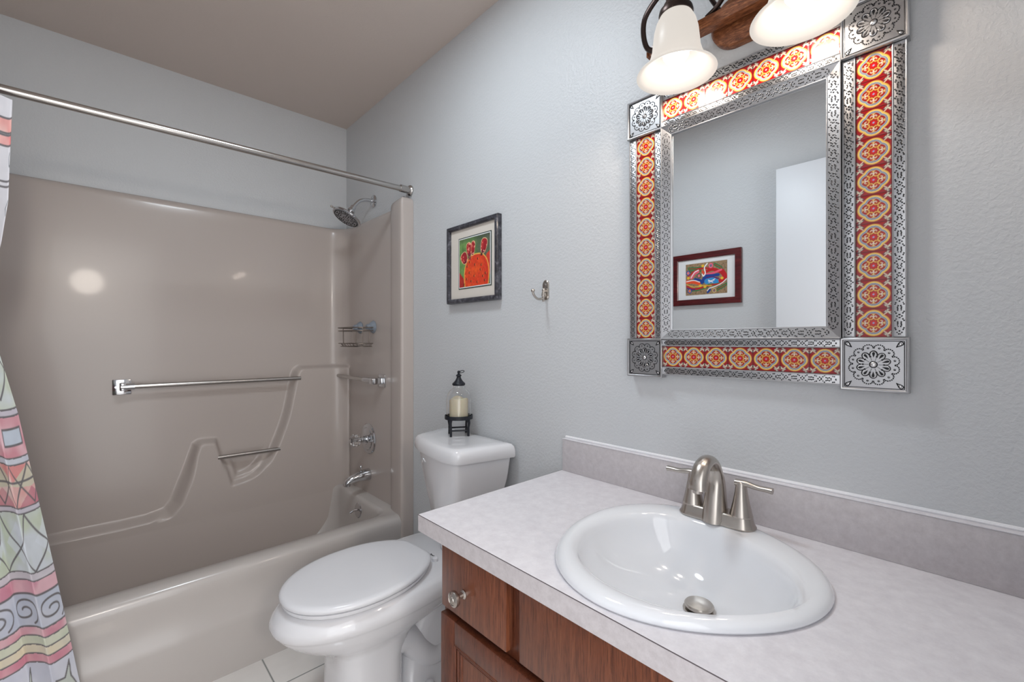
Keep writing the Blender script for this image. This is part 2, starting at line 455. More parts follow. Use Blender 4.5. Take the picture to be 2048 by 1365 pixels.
# grab bars
def grab(pts, r, flange=None):
    o = MB().tube(pts, r, 16).build('grab_bar', M_steel, tub)
    return o
g1 = grab([(0.082, -1.00, 0.983), (0.082, -0.285, 0.979)], 0.0105)
MB().box(0.031, 0.037, -1.034, -0.972, 0.946, 1.012, 0.002).box(0.036, 0.094, -1.012, -0.990, 0.966, 1.000, 0.004).lathe([(0.0145, 0), (0.0145, 0.045)], (0.082, -1.008, 0.983), (0, 1, 0), 20).lathe([(0.004, 0), (0.004, 0.002)], (0.037, -1.023, 0.979), (1, 0, 0), 12).build('flange', M_chrome, g1)
g2 = grab([(0.078, -0.66, 0.618), (0.078, -0.385, 0.615)], 0.0105)
g3 = grab([(0.075, -0.085, 0.983), (0.46, -0.085, 0.980)], 0.0105)
MB().box(0.478, 0.548, -0.036, -0.030, 0.946, 1.010, 0.002).box(0.492, 0.534, -0.092, -0.036, 0.962, 0.994, 0.004).tube([(0.42, -0.085, 0.980), (0.45, -0.084, 0.980), (0.50, -0.075, 0.979)], [0.013, 0.0145, 0.0155], 16).build('flange', M_chrome, g3)
MB().lathe([(0.016, 0), (0.016, 0.008), (0.012, 0.010)], (0.081, -0.085, 0.983), (1, 0, 0), 20).build('flange', M_surr, g3)

# tub/shower fittings on the end wall
vx = 0.362
t = thing('shower_valve', 'round chrome shower valve with clear faceted acrylic knob', 'tap', (vx, -0.03, 0.661))
MB().lathe([(0.080, 0), (0.081, 0.004), (0.076, 0.009), (0.060, 0.011), (0.056, 0.015), (0.030, 0.019), (0.028, 0.022)], (vx, -0.030, 0.661), (0, -1, 0), 48).build('escutcheon', M_chrome, t)
MB().lathe([(0.020, 0.018), (0.020, 0.026), (0.016, 0.028), (0.019, 0.031), (0.019, 0.036), (0.015, 0.039), (0.018, 0.042), (0.018, 0.048)], (vx, -0.030, 0.661), (0, -1, 0), 24).build('stem', M_chrome, t)
kn = MB()
prof = [(0.016, 0.048), (0.026, 0.056), (0.033, 0.070), (0.032, 0.084), (0.024, 0.096), (0.012, 0.100)]
rg = []
for r, h in prof:
    rg.append([(vx + r * (1.0 if k % 2 else 0.86) * cos(2 * pi * k / 16), -0.030 - h, 0.661 + r * (1.0 if k % 2 else 0.86) * sin(2 * pi * k / 16)) for k in range(16)])
kn.loft(rg, True, True, True).build('knob', M_acryl, t, ang=10)
MB().lathe([(0.008, 0.046), (0.008, 0.098), (0.0105, 0.1015), (0.001, 0.103)], (vx, -0.030, 0.661), (0, -1, 0), 16).build('screw_cap', M_chrome, t)

t = thing('tub_spout', 'chrome bathtub spout with small diverter knob on top', 'tap', (vx, -0.03, 0.472))
sp = []
for k, (y, zc, rx, rz) in enumerate([(-0.030, 0.470, 0.030, 0.033), (-0.036, 0.470, 0.031, 0.034), (-0.060, 0.470, 0.029, 0.031), (-0.090, 0.469, 0.025, 0.026), (-0.120, 0.463, 0.022, 0.022), (-0.145, 0.455, 0.020, 0.019), (-0.158, 0.447, 0.018, 0.015), (-0.164, 0.441, 0.012, 0.008)]):
    sp.append([(vx + rx * cos(2 * pi * j / 24), y, zc + rz * sin(2 * pi * j / 24) * (1 if sin(2 * pi * j / 24) > 0 else 0.85)) for j in range(24)])
MB().loft(sp, True, True, True).tube([(vx, -0.144, 0.455), (vx, -0.146, 0.432)], 0.0135, 20).build('spout', M_chrome, t)
MB().tube([(vx, -0.075, 0.492), (vx, -0.075, 0.514)], 0.0032, 10).sphere((vx, -0.075, 0.519), 0.0085, 14).build('diverter_knob', M_chrome, t)

t = thing('overflow_plate', 'round chrome tub overflow plate with trip lever', 'overflow plate', (0.385, -0.094, 0.305))
MB().lathe([(0.037, 0), (0.038, 0.003), (0.034, 0.007), (0.020, 0.009), (0.001, 0.0095)], (0.385, -0.0965, 0.303), (0, -1, 0.08), 36).build('plate', M_chrome, t)
MB().tube([(0.385, -0.103, 0.306), (0.381, -0.118, 0.308), (0.374, -0.138, 0.296)], [0.006, 0.0045, 0.0045], 10).build('trip_lever', M_chrome, t)

# shower head
t = thing('wall_shower', 'round chrome rain shower head on a curved arm above tub end', 'shower head', (0.36, 0, 1.928))
MB().lathe([(0.031, 0.0005), (0.032, 0.004), (0.026, 0.010), (0.012, 0.013), (0.0115, 0.018)], (0.36, 0, 1.928), (0, -1, 0), 36).build('flange', M_chrome, t)
MB().tube(bez([(0.36, 0, 1.928), (0.36, -0.045, 1.925), (0.36, -0.08, 1.912), (0.36, -0.105, 1.886), (0.36, -0.112, 1.876)], 8), 0.0095, 14).build('arm', M_chrome, t)
nv = Vector((0, -0.50, -0.866)).normalized(); hc = Vector((0.36, -0.150, 1.812))
hd = MB().lathe([(0.013, -0.075), (0.015, -0.070), (0.015, -0.055), (0.020, -0.050), (0.021, -0.040), (0.017, -0.036), (0.022, -0.028), (0.036, -0.016), (0.062, -0.010), (0.073, -0.006), (0.075, 0.000), (0.072, 0.004), (0.068, 0.004)], hc, nv, 48)
ho = hd.build('head', M_chrome, t)
M_nozf = pmat('grey_nozzle_face', srgb(150, 152, 156), 0.3, 0.6)
q = Vector((0, 0, 1)).rotation_difference(nv).to_matrix(); fc = MB()
fc.lathe([(0.068, 0.0035), (0.066, 0.006), (0.020, 0.007), (0.001, 0.008)], hc, nv, 48)
for rr, cnt in ((0.060, 40), (0.050, 30), (0.040, 24), (0.029, 16), (0.014, 8)):
    for k in range(cnt):
        a = 2 * pi * k / cnt + rr * 40
        if rr in (0.050, 0.029) and k % 3 == 0: continue
        c0 = hc + q @ Vector((rr * cos(a), rr * sin(a), 0.0055))
        fc.lathe([(0.0030, 0), (0.0026, 0.0028)], c0, nv, 8, 1)
fc.build('nozzle_face', [M_nozf, M_darktin], ho)
e1 = hc + q @ Vector((0, 0.074, 0)); e2 = hc + q @ Vector((0, 0.088, 0.002))
if e1.z < hc.z: e1 = hc + q @ Vector((0, -0.074, 0)); e2 = hc + q @ Vector((0, -0.088, 0.002))
MB().tube([e1, e2], 0.0045, 10).sphere(tuple(e2), 0.0055, 10).build('selector_tab', M_nickel, ho)

# wire caddy with two suction cups
t = thing('shower_caddy', 'small dark wire shower basket hung from two grey suction cups', 'shower caddy', (0.33, -0.03, 1.2))
bk = MB()
def dpath(z, sh=0.0, n=24):
    pts = [(0.205 + sh, -0.052, z), (0.455 - sh, -0.052, z)]
    arcp = []
    for k in range(n + 1):
        a = pi * k / n
        arcp.append((0.33 + (0.125 - sh) * (abs(cos(a)) ** 0.55) * (1 if cos(a) >= 0 else -1), -0.052 - (0.105 - sh) * (sin(a) ** 0.7), z))
    return arcp
for z, sh, r in ((1.248, 0, 0.0024), (1.232, 0, 0.0018), (1.166, 0.002, 0.0022)):
    p = dpath(z, sh); bk.tube(p + [p[0]], r, 6)
p = dpath(1.150, 0.012); bk.tube(p + [p[0]], 0.0018, 6)
up_, lo_ = dpath(1.248), dpath(1.166, 0.002)
for k in (3, 12, 21): bk.tube([up_[k], lo_[k]], 0.0018, 6)
for k in range(13):
    x = 0.222 + 0.216 * k / 12
    a = math.acos(max(-1, min(1, (x - 0.33) / 0.125)))
    yy = -0.052 - 0.103 * (sin(a) ** 0.9)
    bk.tube([(x, -0.052, 1.166), (x, -0.055, 1.152), (x, yy + 0.012, 1.150), (x, yy, 1.166)], 0.0013, 6)
bk.tube([(0.25, -0.052, 1.248), (0.25, -0.052, 1.166)], 0.0016, 6).tube([(0.41, -0.052, 1.248), (0.41, -0.052, 1.166)], 0.0016, 6)
bk.build('wire_basket', M_wire, t)
for x in (0.258, 0.415):
    MB().lathe([(0.033, 0), (0.034, 0.002), (0.030, 0.006), (0.026, 0.014), (0.019, 0.022), (0.016, 0.024), (0.014, 0.036), (0.010, 0.040)], (x, -0.0305, 1.252), (0, -1, 0), 28).build('suction_cup', M_cup, t)

# shower rod
t = thing('shower_rod', 'long straight brushed metal shower curtain rod below ceiling', 'curtain rod', (0.74, -0.76, 1.885))
MB().tube([(0.74, -1.515, 1.871), (0.74, -0.05, 1.889)], 0.0125, 20).build('rod', M_steel, t)
for y, s_ in ((0, -1), (-1.52, 1)):
    zz = 1.890 if y == 0 else 1.871
    MB().lathe([(0.024, 0.0005), (0.025, 0.006), (0.022, 0.012), (0.016, 0.016), (0.016, 0.020), (0.0165, 0.022), (0.0165, 0.056), (0.014, 0.058)], (0.74, y, zz), (0, s_, 0), 30).build('end_flange', M_steel, t)

# ------------------------------------------------------------------ shower curtain
def curtain():
    nu, nz = 360, 980
    zz = np.linspace(1.845, 0.10, nz); uu = np.linspace(0, 1, nu)   # u = 0 free edge (towards mirror wall)
    U, Z = np.meshgrid(uu, zz)
    # free edge position
    ez = np.array([0.0, 0.19, 0.55, 0.74, 0.98, 1.16, 1.30, 1.45, 1.56, 1.84]); ey = np.array([-1.10, -1.117, -1.172, -1.201, -1.238, -1.275, -1.290, -1.268, -1.256, -1.249])
    e = np.interp(Z, ez, ey); w = np.interp(Z, [0, 1.3, 1.85], [0.40, 0.215, 0.265])
    xb = np.interp(Z, [0, 0.4, 1.2, 1.85], [0.835, 0.83, 0.815, 0.775])
    nf = 3.8
    amp = np.interp(Z, [0, 1.3, 1.85], [0.022, 0.026, 0.016])
    ph = 2 * pi * nf * U + 0.35 * np.sin(2.2 * Z + 4 * U)
    Y = e - w * (U - 0.012 * np.sin(2 * ph)); Y = np.maximum(Y, YF + 0.006)
    X = xb - amp * np.cos(ph) * (0.75 + 0.25 * np.sin(7 * U + 1)) + 0.004 * np.sin(9 * Z + 6 * U)
    # cloth coordinates in metres
    cu = U * 1.05; cz = Z + 0.006 * np.sin(ph) 
    img = np.zeros(U.shape + (3,)); img[:] = lin((214, 212, 216))
    n1 = vnoise(cu + 5, cz + 5, 14, 1); n2 = vnoise(cu + 5, cz + 5, 32, 2); n3 = vnoise(cu + 9, cz + 3, 8, 3)
    wash = 0.5 * n1 + 0.3 * n2 + 0.2 * n3
    def band(z0, z1, c1, c2, k=1.0):
        m = ((cz > z0) & (cz < z1)).astype(float)
        put(img, m, c1); put(img, m * np.clip((wash - 0.35) * 3.2, 0, 1) * k, c2)
    def hline(z, wd=0.0026, c=(40, 28, 24)): put(img, np.clip(1.9 - 1.2 * np.abs(cz - z) / wd, 0, 1), c)
    def sline(pts, wd=0.0026, c=(40, 28, 24)): put(img, np.clip(1.9 - 1.2 * segdist(cu, cz, pts) / wd, 0, 1), c)
    # upper part: white with coral stripes and small curls
    for off in (0.0, -0.42):
        band(1.752 + off, 1.79 + off, (236, 190, 178), (224, 130, 118)); hline(1.792 + off); hline(1.750 + off)
        band(1.715 + off, 1.742 + off, (238, 170, 160), (222, 110, 104)); hline(1.744 + off); hline(1.714 + off)
        hline(1.60 + off); hline(1.615 + off)
        for u0 in np.arange(0.01, 1.05, 0.085):
            sline([(u0 + 0.012 * sin(a) - .002, 1.675 + off + 0.02 * cos(a)) for a in np.linspace(0.4, 4.4, 9)], 0.0026, (50, 70, 72))
            sline([(u0, 1.56 + off), (u0 + 0.014, 1.54 + off), (u0, 1.52 + off)], 0.0026, (50, 70, 72))
    band(1.00, 1.20, (206, 214, 220), (196, 206, 182)); hline(1.20)
    for u0 in np.arange(-0.1, 1.1, 0.17):
        sline([(u0, 1.20), (u0 + 0.085, 1.08), (u0 + 0.17, 1.20)]); sline([(u0, 1.03), (u0 + 0.085, 1.13), (u0 + 0.17, 1.03)])
    hline(1.002); band(0.985, 1.0, (206, 196, 204), (190, 184, 196)); hline(0.984)
    band(0.874, 0.982, (226, 178, 186), (206, 120, 132))
    for u0 in np.arange(0.03, 1.05, 0.17):
        m = ((np.abs(cu - u0 - 0.03) < 0.042) & (np.abs(cz - 0.930) < 0.022)).astype(float); put(img, m, (188, 200, 214))
        sline([(u0 - 0.012, 0.952), (u0 + 0.072, 0.950), (u0 + 0.074, 0.906), (u0 - 0.010, 0.908), (u0 - 0.012, 0.952)])
    hline(0.873); band(0.856, 0.872, (190, 192, 206), (200, 206, 216)); hline(0.855)
    band(0.738, 0.854, (226, 206, 196), (216, 120, 112))
    for u0 in np.arange(-0.06, 1.1, 0.17):
        m = inpoly(cu, cz, [(u0, 0.80), (u0 + 0.085, 0.853), (u0 + 0.17, 0.80), (u0 + 0.085, 0.79)]).astype(float); put(img, m * 0.8, (196, 200, 168))
        m = inpoly(cu, cz, [(u0 + 0.02, 0.74), (u0 + 0.085, 0.79), (u0 + 0.15, 0.74)]).astype(float); put(img, m * np.clip(wash * 1.6, 0, 1), (190, 84, 104))
        sline([(u0, 0.740), (u0 + 0.085, 0.853), (u0 + 0.17, 0.740)]); sline([(u0, 0.853), (u0 + 0.085, 0.745), (u0 + 0.17, 0.853)], 0.0022)
    sline([(0, 0.81), (0.5, 0.80), (1.1, 0.81)])
    hline(0.738); band(0.724, 0.737, (204, 198, 206), (188, 184, 196)); hline(0.723)
    band(0.557, 0.722, (204, 212, 218), (190, 202, 176))
    for u0 in np.arange(-0.08, 1.1, 0.16):
        put(img, inpoly(cu, cz, [(u0 + 0.02, 0.64), (u0 + 0.08, 0.70), (u0 + 0.14, 0.64), (u0 + 0.08, 0.58)]) * 0.55, (214, 222, 232))
        sline(bez([(u0, 0.722, 0), (u0 + 0.035, 0.655, 0), (u0 + 0.08, 0.625, 0), (u0 + 0.16, 0.56, 0)], 5) and [(p[0], p[1]) for p in bez([(u0, 0.722, 0), (u0 + 0.035, 0.655, 0), (u0 + 0.08, 0.625, 0), (u0 + 0.16, 0.56, 0)], 5)])
        sline([(p[0], p[1]) for p in bez([(u0 + 0.16, 0.722, 0), (u0 + 0.12, 0.66, 0), (u0 + 0.08, 0.625, 0), (u0, 0.56, 0)], 5)])
    hline(0.557); band(0.536, 0.556, (196, 188, 196), (206, 200, 206)); hline(0.535)
    band(0.49, 0.534, (200, 112, 136), (222, 168, 178))
    band(0.40, 0.495, (196, 200, 212), (182, 190, 206)); hline(0.496)
    for u0 in np.arange(0.05, 1.1, 0.15):
        sp_ = [(u0 + (0.006 + 0.0042 * a) * cos(a) * 1.35, 0.447 + (0.004 + 0.0034 * a) * sin(a)) for a in np.linspace(0.5, 10.5, 44)]
        sline(sp_); 
    hline(0.402); band(0.375, 0.400, (206, 120, 140), (224, 180, 186)); hline(0.376)
    band(0.35, 0.375, (210, 212, 186), (196, 204, 176)); hline(0.35); band(0.325, 0.349, (228, 214, 178), (214, 206, 180)); hline(0.325)
    band(0.300, 0.324, (206, 110, 132), (220, 150, 160)); hline(0.300)
    band(0.0, 0.299, (210, 212, 222), (196, 200, 214))
    for u0 in np.arange(0.02, 1.1, 0.19):
        lf_ = [(u0, 0.20), (u0 + 0.02, 0.24), (u0 + 0.015, 0.285), (u0 + 0.04, 0.245), (u0 + 0.075, 0.25), (u0 + 0.05, 0.215), (u0 + 0.08, 0.19), (u0 + 0.04, 0.19), (u0, 0.20)]
        put(img, inpoly(cu, cz, lf_) * 0.6, (176, 190, 160)); sline(lf_, 0.0022); sline([(u0 + .02, .2), (u0 - 0.04, 0.12)], 0.0024)
    img[:] = img * 0.80 + 0.20 * lin((222, 220, 226)); img *= (0.97 + 0.06 * vnoise(cu * 1, cz * 1, 60, 8))[..., None]
    o = painted_grid('shower_curtain', X, Y, Z, img, M_cloth, None, (0.80, -1.38, 0.1))
    return tag(o, 'patterned fabric shower curtain gathered at left end of tub', 'shower curtain')
curtain()

# ------------------------------------------------------------------ toilet
TX, TROT = 1.232, radians(4.5)
toi = thing('toilet', 'white two-piece toilet with closed oval lid between tub and vanity', 'toilet', (1.235, -0.35, 0))
def rot(x, y, z, c=(1.235, -0.20)):
    # turn the bowl very slightly about its back
    dx, dy = x - c[0], y - c[1]
    return (c[0] + dx * cos(TROT) - dy * sin(TROT), c[1] + dx * sin(TROT) + dy * cos(TROT), z)
def egg(w, yf, yb, wb, z, n=64, ex=2.15, cx=1.235):
    """elongated outline: half width w at yc, front tip yf, back yb with half width wb"""
    pts = []; yc = yf + (yb - yf) * 0.50
    for k in range(n):
        a = 2 * pi * k / n
        ca, sa = cos(a), sin(a)
        if sa <= 0:   # front half
            x = w * (abs(ca) ** (2 / ex)) * (1 if ca >= 0 else -1); y = yc + (yf - yc) * (abs(sa) ** (2 / ex))
        else:
            t_ = abs(sa) ** (2 / 3.2)
            x = (w + (wb - w) * sa ** 1.3) * (abs(ca) ** (2 / 5.0)) * (1 if ca >= 0 else -1); y = yc + (yb - yc) * t_
        pts.append(rot(cx + x, y, z))
    return pts
bowl = [egg(.112, -.585, -.37, .108, 0.0, ex=3.4), egg(.110, -.582, -.37, .106, 0.02, ex=3.4), egg(.104, -.577, -.375, .10, 0.10, ex=3.2), egg(.101, -.575, -.37, .098, 0.20, ex=3.0),
        egg(.103, -.580, -.34, .100, 0.255, ex=2.8), egg(.112, -.60, -.30, .105, 0.275, ex=2.4), egg(.134, -.642, -.23, .12, 0.297), egg(.155, -.682, -.15, .132, 0.322), egg(.170, -.710, -.09, .142, 0.347), egg(.179, -.726, -.05, .148, 0.366),
        egg(.183, -.731, -.045, .150, 0.374), egg(.188, -.737, -.04, .151, 0.380), egg(.190, -.740, -.035, .152, 0.392), egg(.187, -.734, -.035, .153, 0.405), egg(.180, -.722, -.035, .152, 0.418), egg(.172, -.708, -.035, .150, 0.427), egg(.160, -.69, -.04, .148, 0.430)]
ob = MB().loft(bowl, True, True, True)
ob.build('bowl', M_porc, toi, ang=60)
# rear foot with trapway bulges
fb = MB()
def fring(w, y0, y1, z): return [rot(1.235 + x, y, z) for x, y in rrect(-w, w, y0, y1, min(w * 0.7, 0.06), 8)]
fb.loft([fring(.125, -.40, -.06, 0.0), fring(.125, -.40, -.06, 0.018), fring(.110, -.385, -.07, 0.032), fring(.085, -.37, -.08, 0.05), fring(.078, -.36, -.08, 0.12), fring(.085, -.34, -.06, 0.22), fring(.10, -.30, -.05, 0.30)], True, True, True)
for s_ in (-1, 1):
    cp = [rot(1.235 + s_ * 0.048, y, z) for y, z in ((-0.44, 0.22), (-0.35, 0.21), (-0.27, 0.12), (-0.20, 0.12), (-0.15, 0.20), (-0.13, 0.33))]
    fb.tube(bez(cp, 8), 0.045, 16)
fb.build('trapway', M_porc, toi, ang=60)
for s_ in (-1, 1):
    c0 = rot(1.235 + s_ * 0.100, -0.29, 0.028)
    MB().lathe([(0.016, 0), (0.016, 0.022), (0.013, 0.028), (0.005, 0.031), (0.001, 0.0315)], c0, (0, 0, 1), 20).build('bolt_cap', M_seat, toi)
# seat and lid
def slab(rings_, name, par=toi): return MB().loft(rings_, True, True, True).build(name, M_seat, par, ang=50)
def lidr(d, z): return egg(.174 - d, -.712 + d, -.262 - d, .115 - d, z, ex=2.05)
slab([lidr(0.012, .430), lidr(0.008, .432), lidr(0.004, .437), lidr(0.004, .444), lidr(0.012, .446)], 'seat')
slab([lidr(0.010, .448), lidr(0.001, .4495), lidr(-0.001, .454), lidr(0.0, .459), lidr(0.006, .464), lidr(0.016, .466), lidr(0.06, .4675)], 'lid')
for s_ in (-1, 1):
    c0 = rot(1.235 + s_ * 0.075, -0.248, 0.430)
    MB().lathe([(0.010, 0), (0.010, 0.010), (0.007, 0.013), (0.001, 0.0135)], c0, (0, 0, 1), 18).build('hinge', M_seat, toi)
# small maker's script on the deck behind the seat
sc_ = MB(); pts = []
for k in range(40):
    tt = k / 39.0; pts.append(rot(1.262 + 0.040 * tt, -0.232 + 0.0035 * sin(tt * 30) * (1.4 if tt < 0.15 else 0.7), 0.4312))
sc_.tube(pts, 0.0007, 5).build('script_mark', M_darktin, toi)
# tank: trapezoid plan with bowed front
def tank(off, z, ty=0.0, k=0):
    base = [(1.052, -0.012), (1.086, -0.190), (1.175, -0.222), (1.27, -0.238), (1.36, -0.246), (1.425, -0.238), (1.476, -0.014)]
    cx, cy = 1.26, -0.12; out_ = []
    n = len(base)
    P2 = []
    for i in range(n):
        x, y = base[i]
        P2.append(Vector((x, y, 0)))
    # rounded corners by sampling
    poly = []
    for i in range(n):
        a, b, c = P2[i - 1], P2[i], P2[(i + 1) % n]
        rr = 0.026 if i in (1, 5) else (0.012 if i in (0, 6) else 0.0)
        if rr == 0: poly.append(b); continue
        p0 = b + (a - b).normalized() * rr; p1 = b + (c - b).normalized() * rr
        for j in range(7):
            t_ = j / 6.0; poly.append(p0 * (1 - t_) ** 2 + b * 2 * t_ * (1 - t_) + p1 * t_ ** 2)
    res = []
    for p in poly:
        d = Vector((p.x - cx, p.y - cy, 0)); sx_ = (abs(d.x) - off) / max(abs(d.x), 1e-3); sy_ = (abs(d.y) - off * 0.8) / max(abs(d.y), 1e-3)
        yy = cy + d.y * max(sy_, 0.1)
        res.append((cx + d.x * max(sx_, 0.05) + k, min(yy, -0.004), z))
    return res
MB().loft([tank(0.075, .430, 0, -.01), tank(0.070, .445, 0, -.01), tank(0.048, .56, 0, -.005), tank(0.022, .70), tank(0.013, .776)], True, True, True).build('tank', M_porc, toi, ang=50)
MB().loft([tank(0.012, .772), tank(0.001, .774), tank(-0.001, .780), tank(0.0, .800), tank(0.003, .811), tank(0.010, .819), tank(0.022, .822), tank(0.06, .8225)], True, True, True).build('tank_lid', M_porc, toi, ang=50)

# supply valve next to the toilet
t = thing('supply_valve', 'small dark water supply valve low on wall beside tub', 'valve', (0.80, 0, 0.262))
MB().lathe([(0.024, 0.0005), (0.022, 0.005), (0.008, 0.007), (0.008, 0.05)], (0.80, 0, 0.262), (0, -1, 0), 20).tube([(0.80, -0.045, 0.247), (0.80, -0.045, 0.287)], 0.010, 14).build('valve_body', M_chrome, t)
MB().lathe([(0.014, 0), (0.016, 0.006), (0.012, 0.014)], (0.80, -0.058, 0.262), (0, -1, 0), 16, sx=0.6).build('handle', M_black, t)
MB().tube(bez([(0.80, -0.045, 0.247), (0.81, -0.05, 0.20), (0.90, -0.06, 0.17), (1.00, -0.07, 0.22), (1.03, -0.07, 0.33)], 8), 0.005, 10).build('supply_hose', M_steel, t)

# ------------------------------------------------------------------ lantern and candle on the tank
lx, ly, lz = 1.228, -0.080, 0.8226
t = thing('candle_lantern', 'black iron and glass dome candle lantern on toilet tank', 'lantern', (lx, ly, lz))
st = MB()
rz = lz + 0.062
st.lathe([(0.050, 0), (0.053, 0.0), (0.053, 0.014), (0.050, 0.014), (0.049, 0.004)], (lx, ly, rz), (0, 0, 1), 48, caps=False)
st.lathe([(0.0505, 0.001), (0.0505, 0.003)], (lx, ly, rz), (0, 0, 1), 40)
ob = st.build('tray', M_black, t)
legs = []
for k in range(4):
    a = radians(-75 + 90 * k); dx, dy = cos(a), sin(a)
    MB().tube([(lx + dx * .046, ly + dy * .046, rz + .002), (lx + dx * .049, ly + dy * .049, rz - .012), (lx + dx * .046, ly + dy * .046, rz - .03), (lx + dx * .046, ly + dy * .046, lz)], [.006, .005, .004, .0045], 8).build('leg', M_black, t)
    b = radians(-75 + 90 * (k + 1))
    st2 = MB().tube([(lx + dx * .046, ly + dy * .046, lz + .022), (lx + cos(b) * .046, ly + sin(b) * .046, lz + .022)], .003, 8)
    st2.build('stretcher', M_black, t)
gz = rz + 0.004
outp = [(0.047, 0), (0.047, 0.055), (0.046, 0.075), (0.042, 0.090), (0.034, 0.102), (0.024, 0.110), (0.020, 0.116), (0.021, 0.121)]
inp = [(0.019, 0.121), (0.0183, 0.116), (0.0225, 0.1085), (0.0325, 0.1005), (0.040, 0.089), (0.0442, 0.0745), (0.0452, 0.055), (0.0452, 0.0)]
MB().lathe(outp + inp + [outp[0]], (lx, ly, gz), (0, 0, 1), 48, caps=False).build('glass_dome', M_glass, t, ang=60)
cz_ = gz + 0.1215
cap = MB().lathe([(0.020, 0), (0.024, 0.001), (0.025, 0.006), (0.024, 0.009), (0.019, 0.013), (0.013, 0.020), (0.009, 0.028), (0.007, 0.034), (0.011, 0.036), (0.010, 0.040), (0.005, 0.043), (0.004, 0.046)], (lx, ly, cz_), (0, 0, 1), 12)
cap.sphere((lx, ly, cz_ + 0.051), 0.0058, 12)
cap.build('cap', M_black, t)
rgp = [(lx + .016 + .013 * cos(a), ly + .006 * sin(a) + 0.002, cz_ + 0.053 + 0.004 * sin(a)) for a in [2 * pi * k / 20 for k in range(20)]]
MB().tube(rgp, 0.0014, 6, closed=True).build('hanging_ring', M_black, t)
cn = MB(); rings = []
for k, (r, h) in enumerate([(0.034, 0), (0.0355, 0.002), (0.0355, 0.04), (0.0355, 1), (0.0325, 2), (0.028, 3), (0.012, 4), (0.001, 5)]):
    rr = []
    for j in range(40):
        a = 2 * pi * j / 40
        wv = 0.073 + 0.0045 * sin(a * 2 + 2.2) + 0.003 * sin(3 * a)
        hh = {1: wv - 0.002, 2: wv, 3: wv - 0.004, 4: 0.062, 5: 0.060}.get(h, h)
        rr.append((lx + r * cos(a), ly + r * sin(a), rz + 0.0035 + hh))
    rings.append(rr)
cn = MB().loft(rings, True, True, True)
tag(cn.build('pillar_candle', M_wax, None, origin=(lx, ly, rz + 0.0035)), 'ivory pillar candle with wavy rim inside the glass lantern', 'candle')

# ------------------------------------------------------------------ cactus picture
def frame4(x0, x1, z0, z1, w, yb, yf, inner_dy, mat, par, name='frame', side=-1):
    """mitred frame; front faces -y when side=-1"""
    mb = MB()
    def rect(d, y): return [(x0 + d, y, z0 + d), (x1 - d, y, z0 + d), (x1 - d, y, z1 - d), (x0 + d, y, z1 - d)]
    prof_ = [(0.0, yb), (0.0, yf * 0.8 + yb * 0.2), (w * 0.12, yf), (w * 0.75, yf), (w, yf + inner_dy), (w, yb)]
    rs = [rect(d, y) for d, y in prof_]
    mb.loft(rs + [rs[0]], True, False, False)
    return mb.build(name, mat, par, smooth=False)
t = thing('cactus_picture', 'black-framed print of red prickly pear cactus on the wall', 'picture', (1.225, 0, 1.49))
frame4(1.066, 1.384, 1.331, 1.646, 0.018, -0.001, -0.024, 0.004, M_frameblk, t)
MB().box(1.082, 1.368, -0.012, -0.004, 1.347, 1.630).build('mat_board', M_mat, t, smooth=False)
MB().box(1.137, 1.341, -0.0135, -0.0115, 1.387, 1.592).build('inner_mat', M_dkgreen, t, smooth=False)
MB().box(1.1405, 1.3375, -0.0142, -0.013, 1.3905, 1.5885).build('mat_edge', M_matw, t, smooth=False)
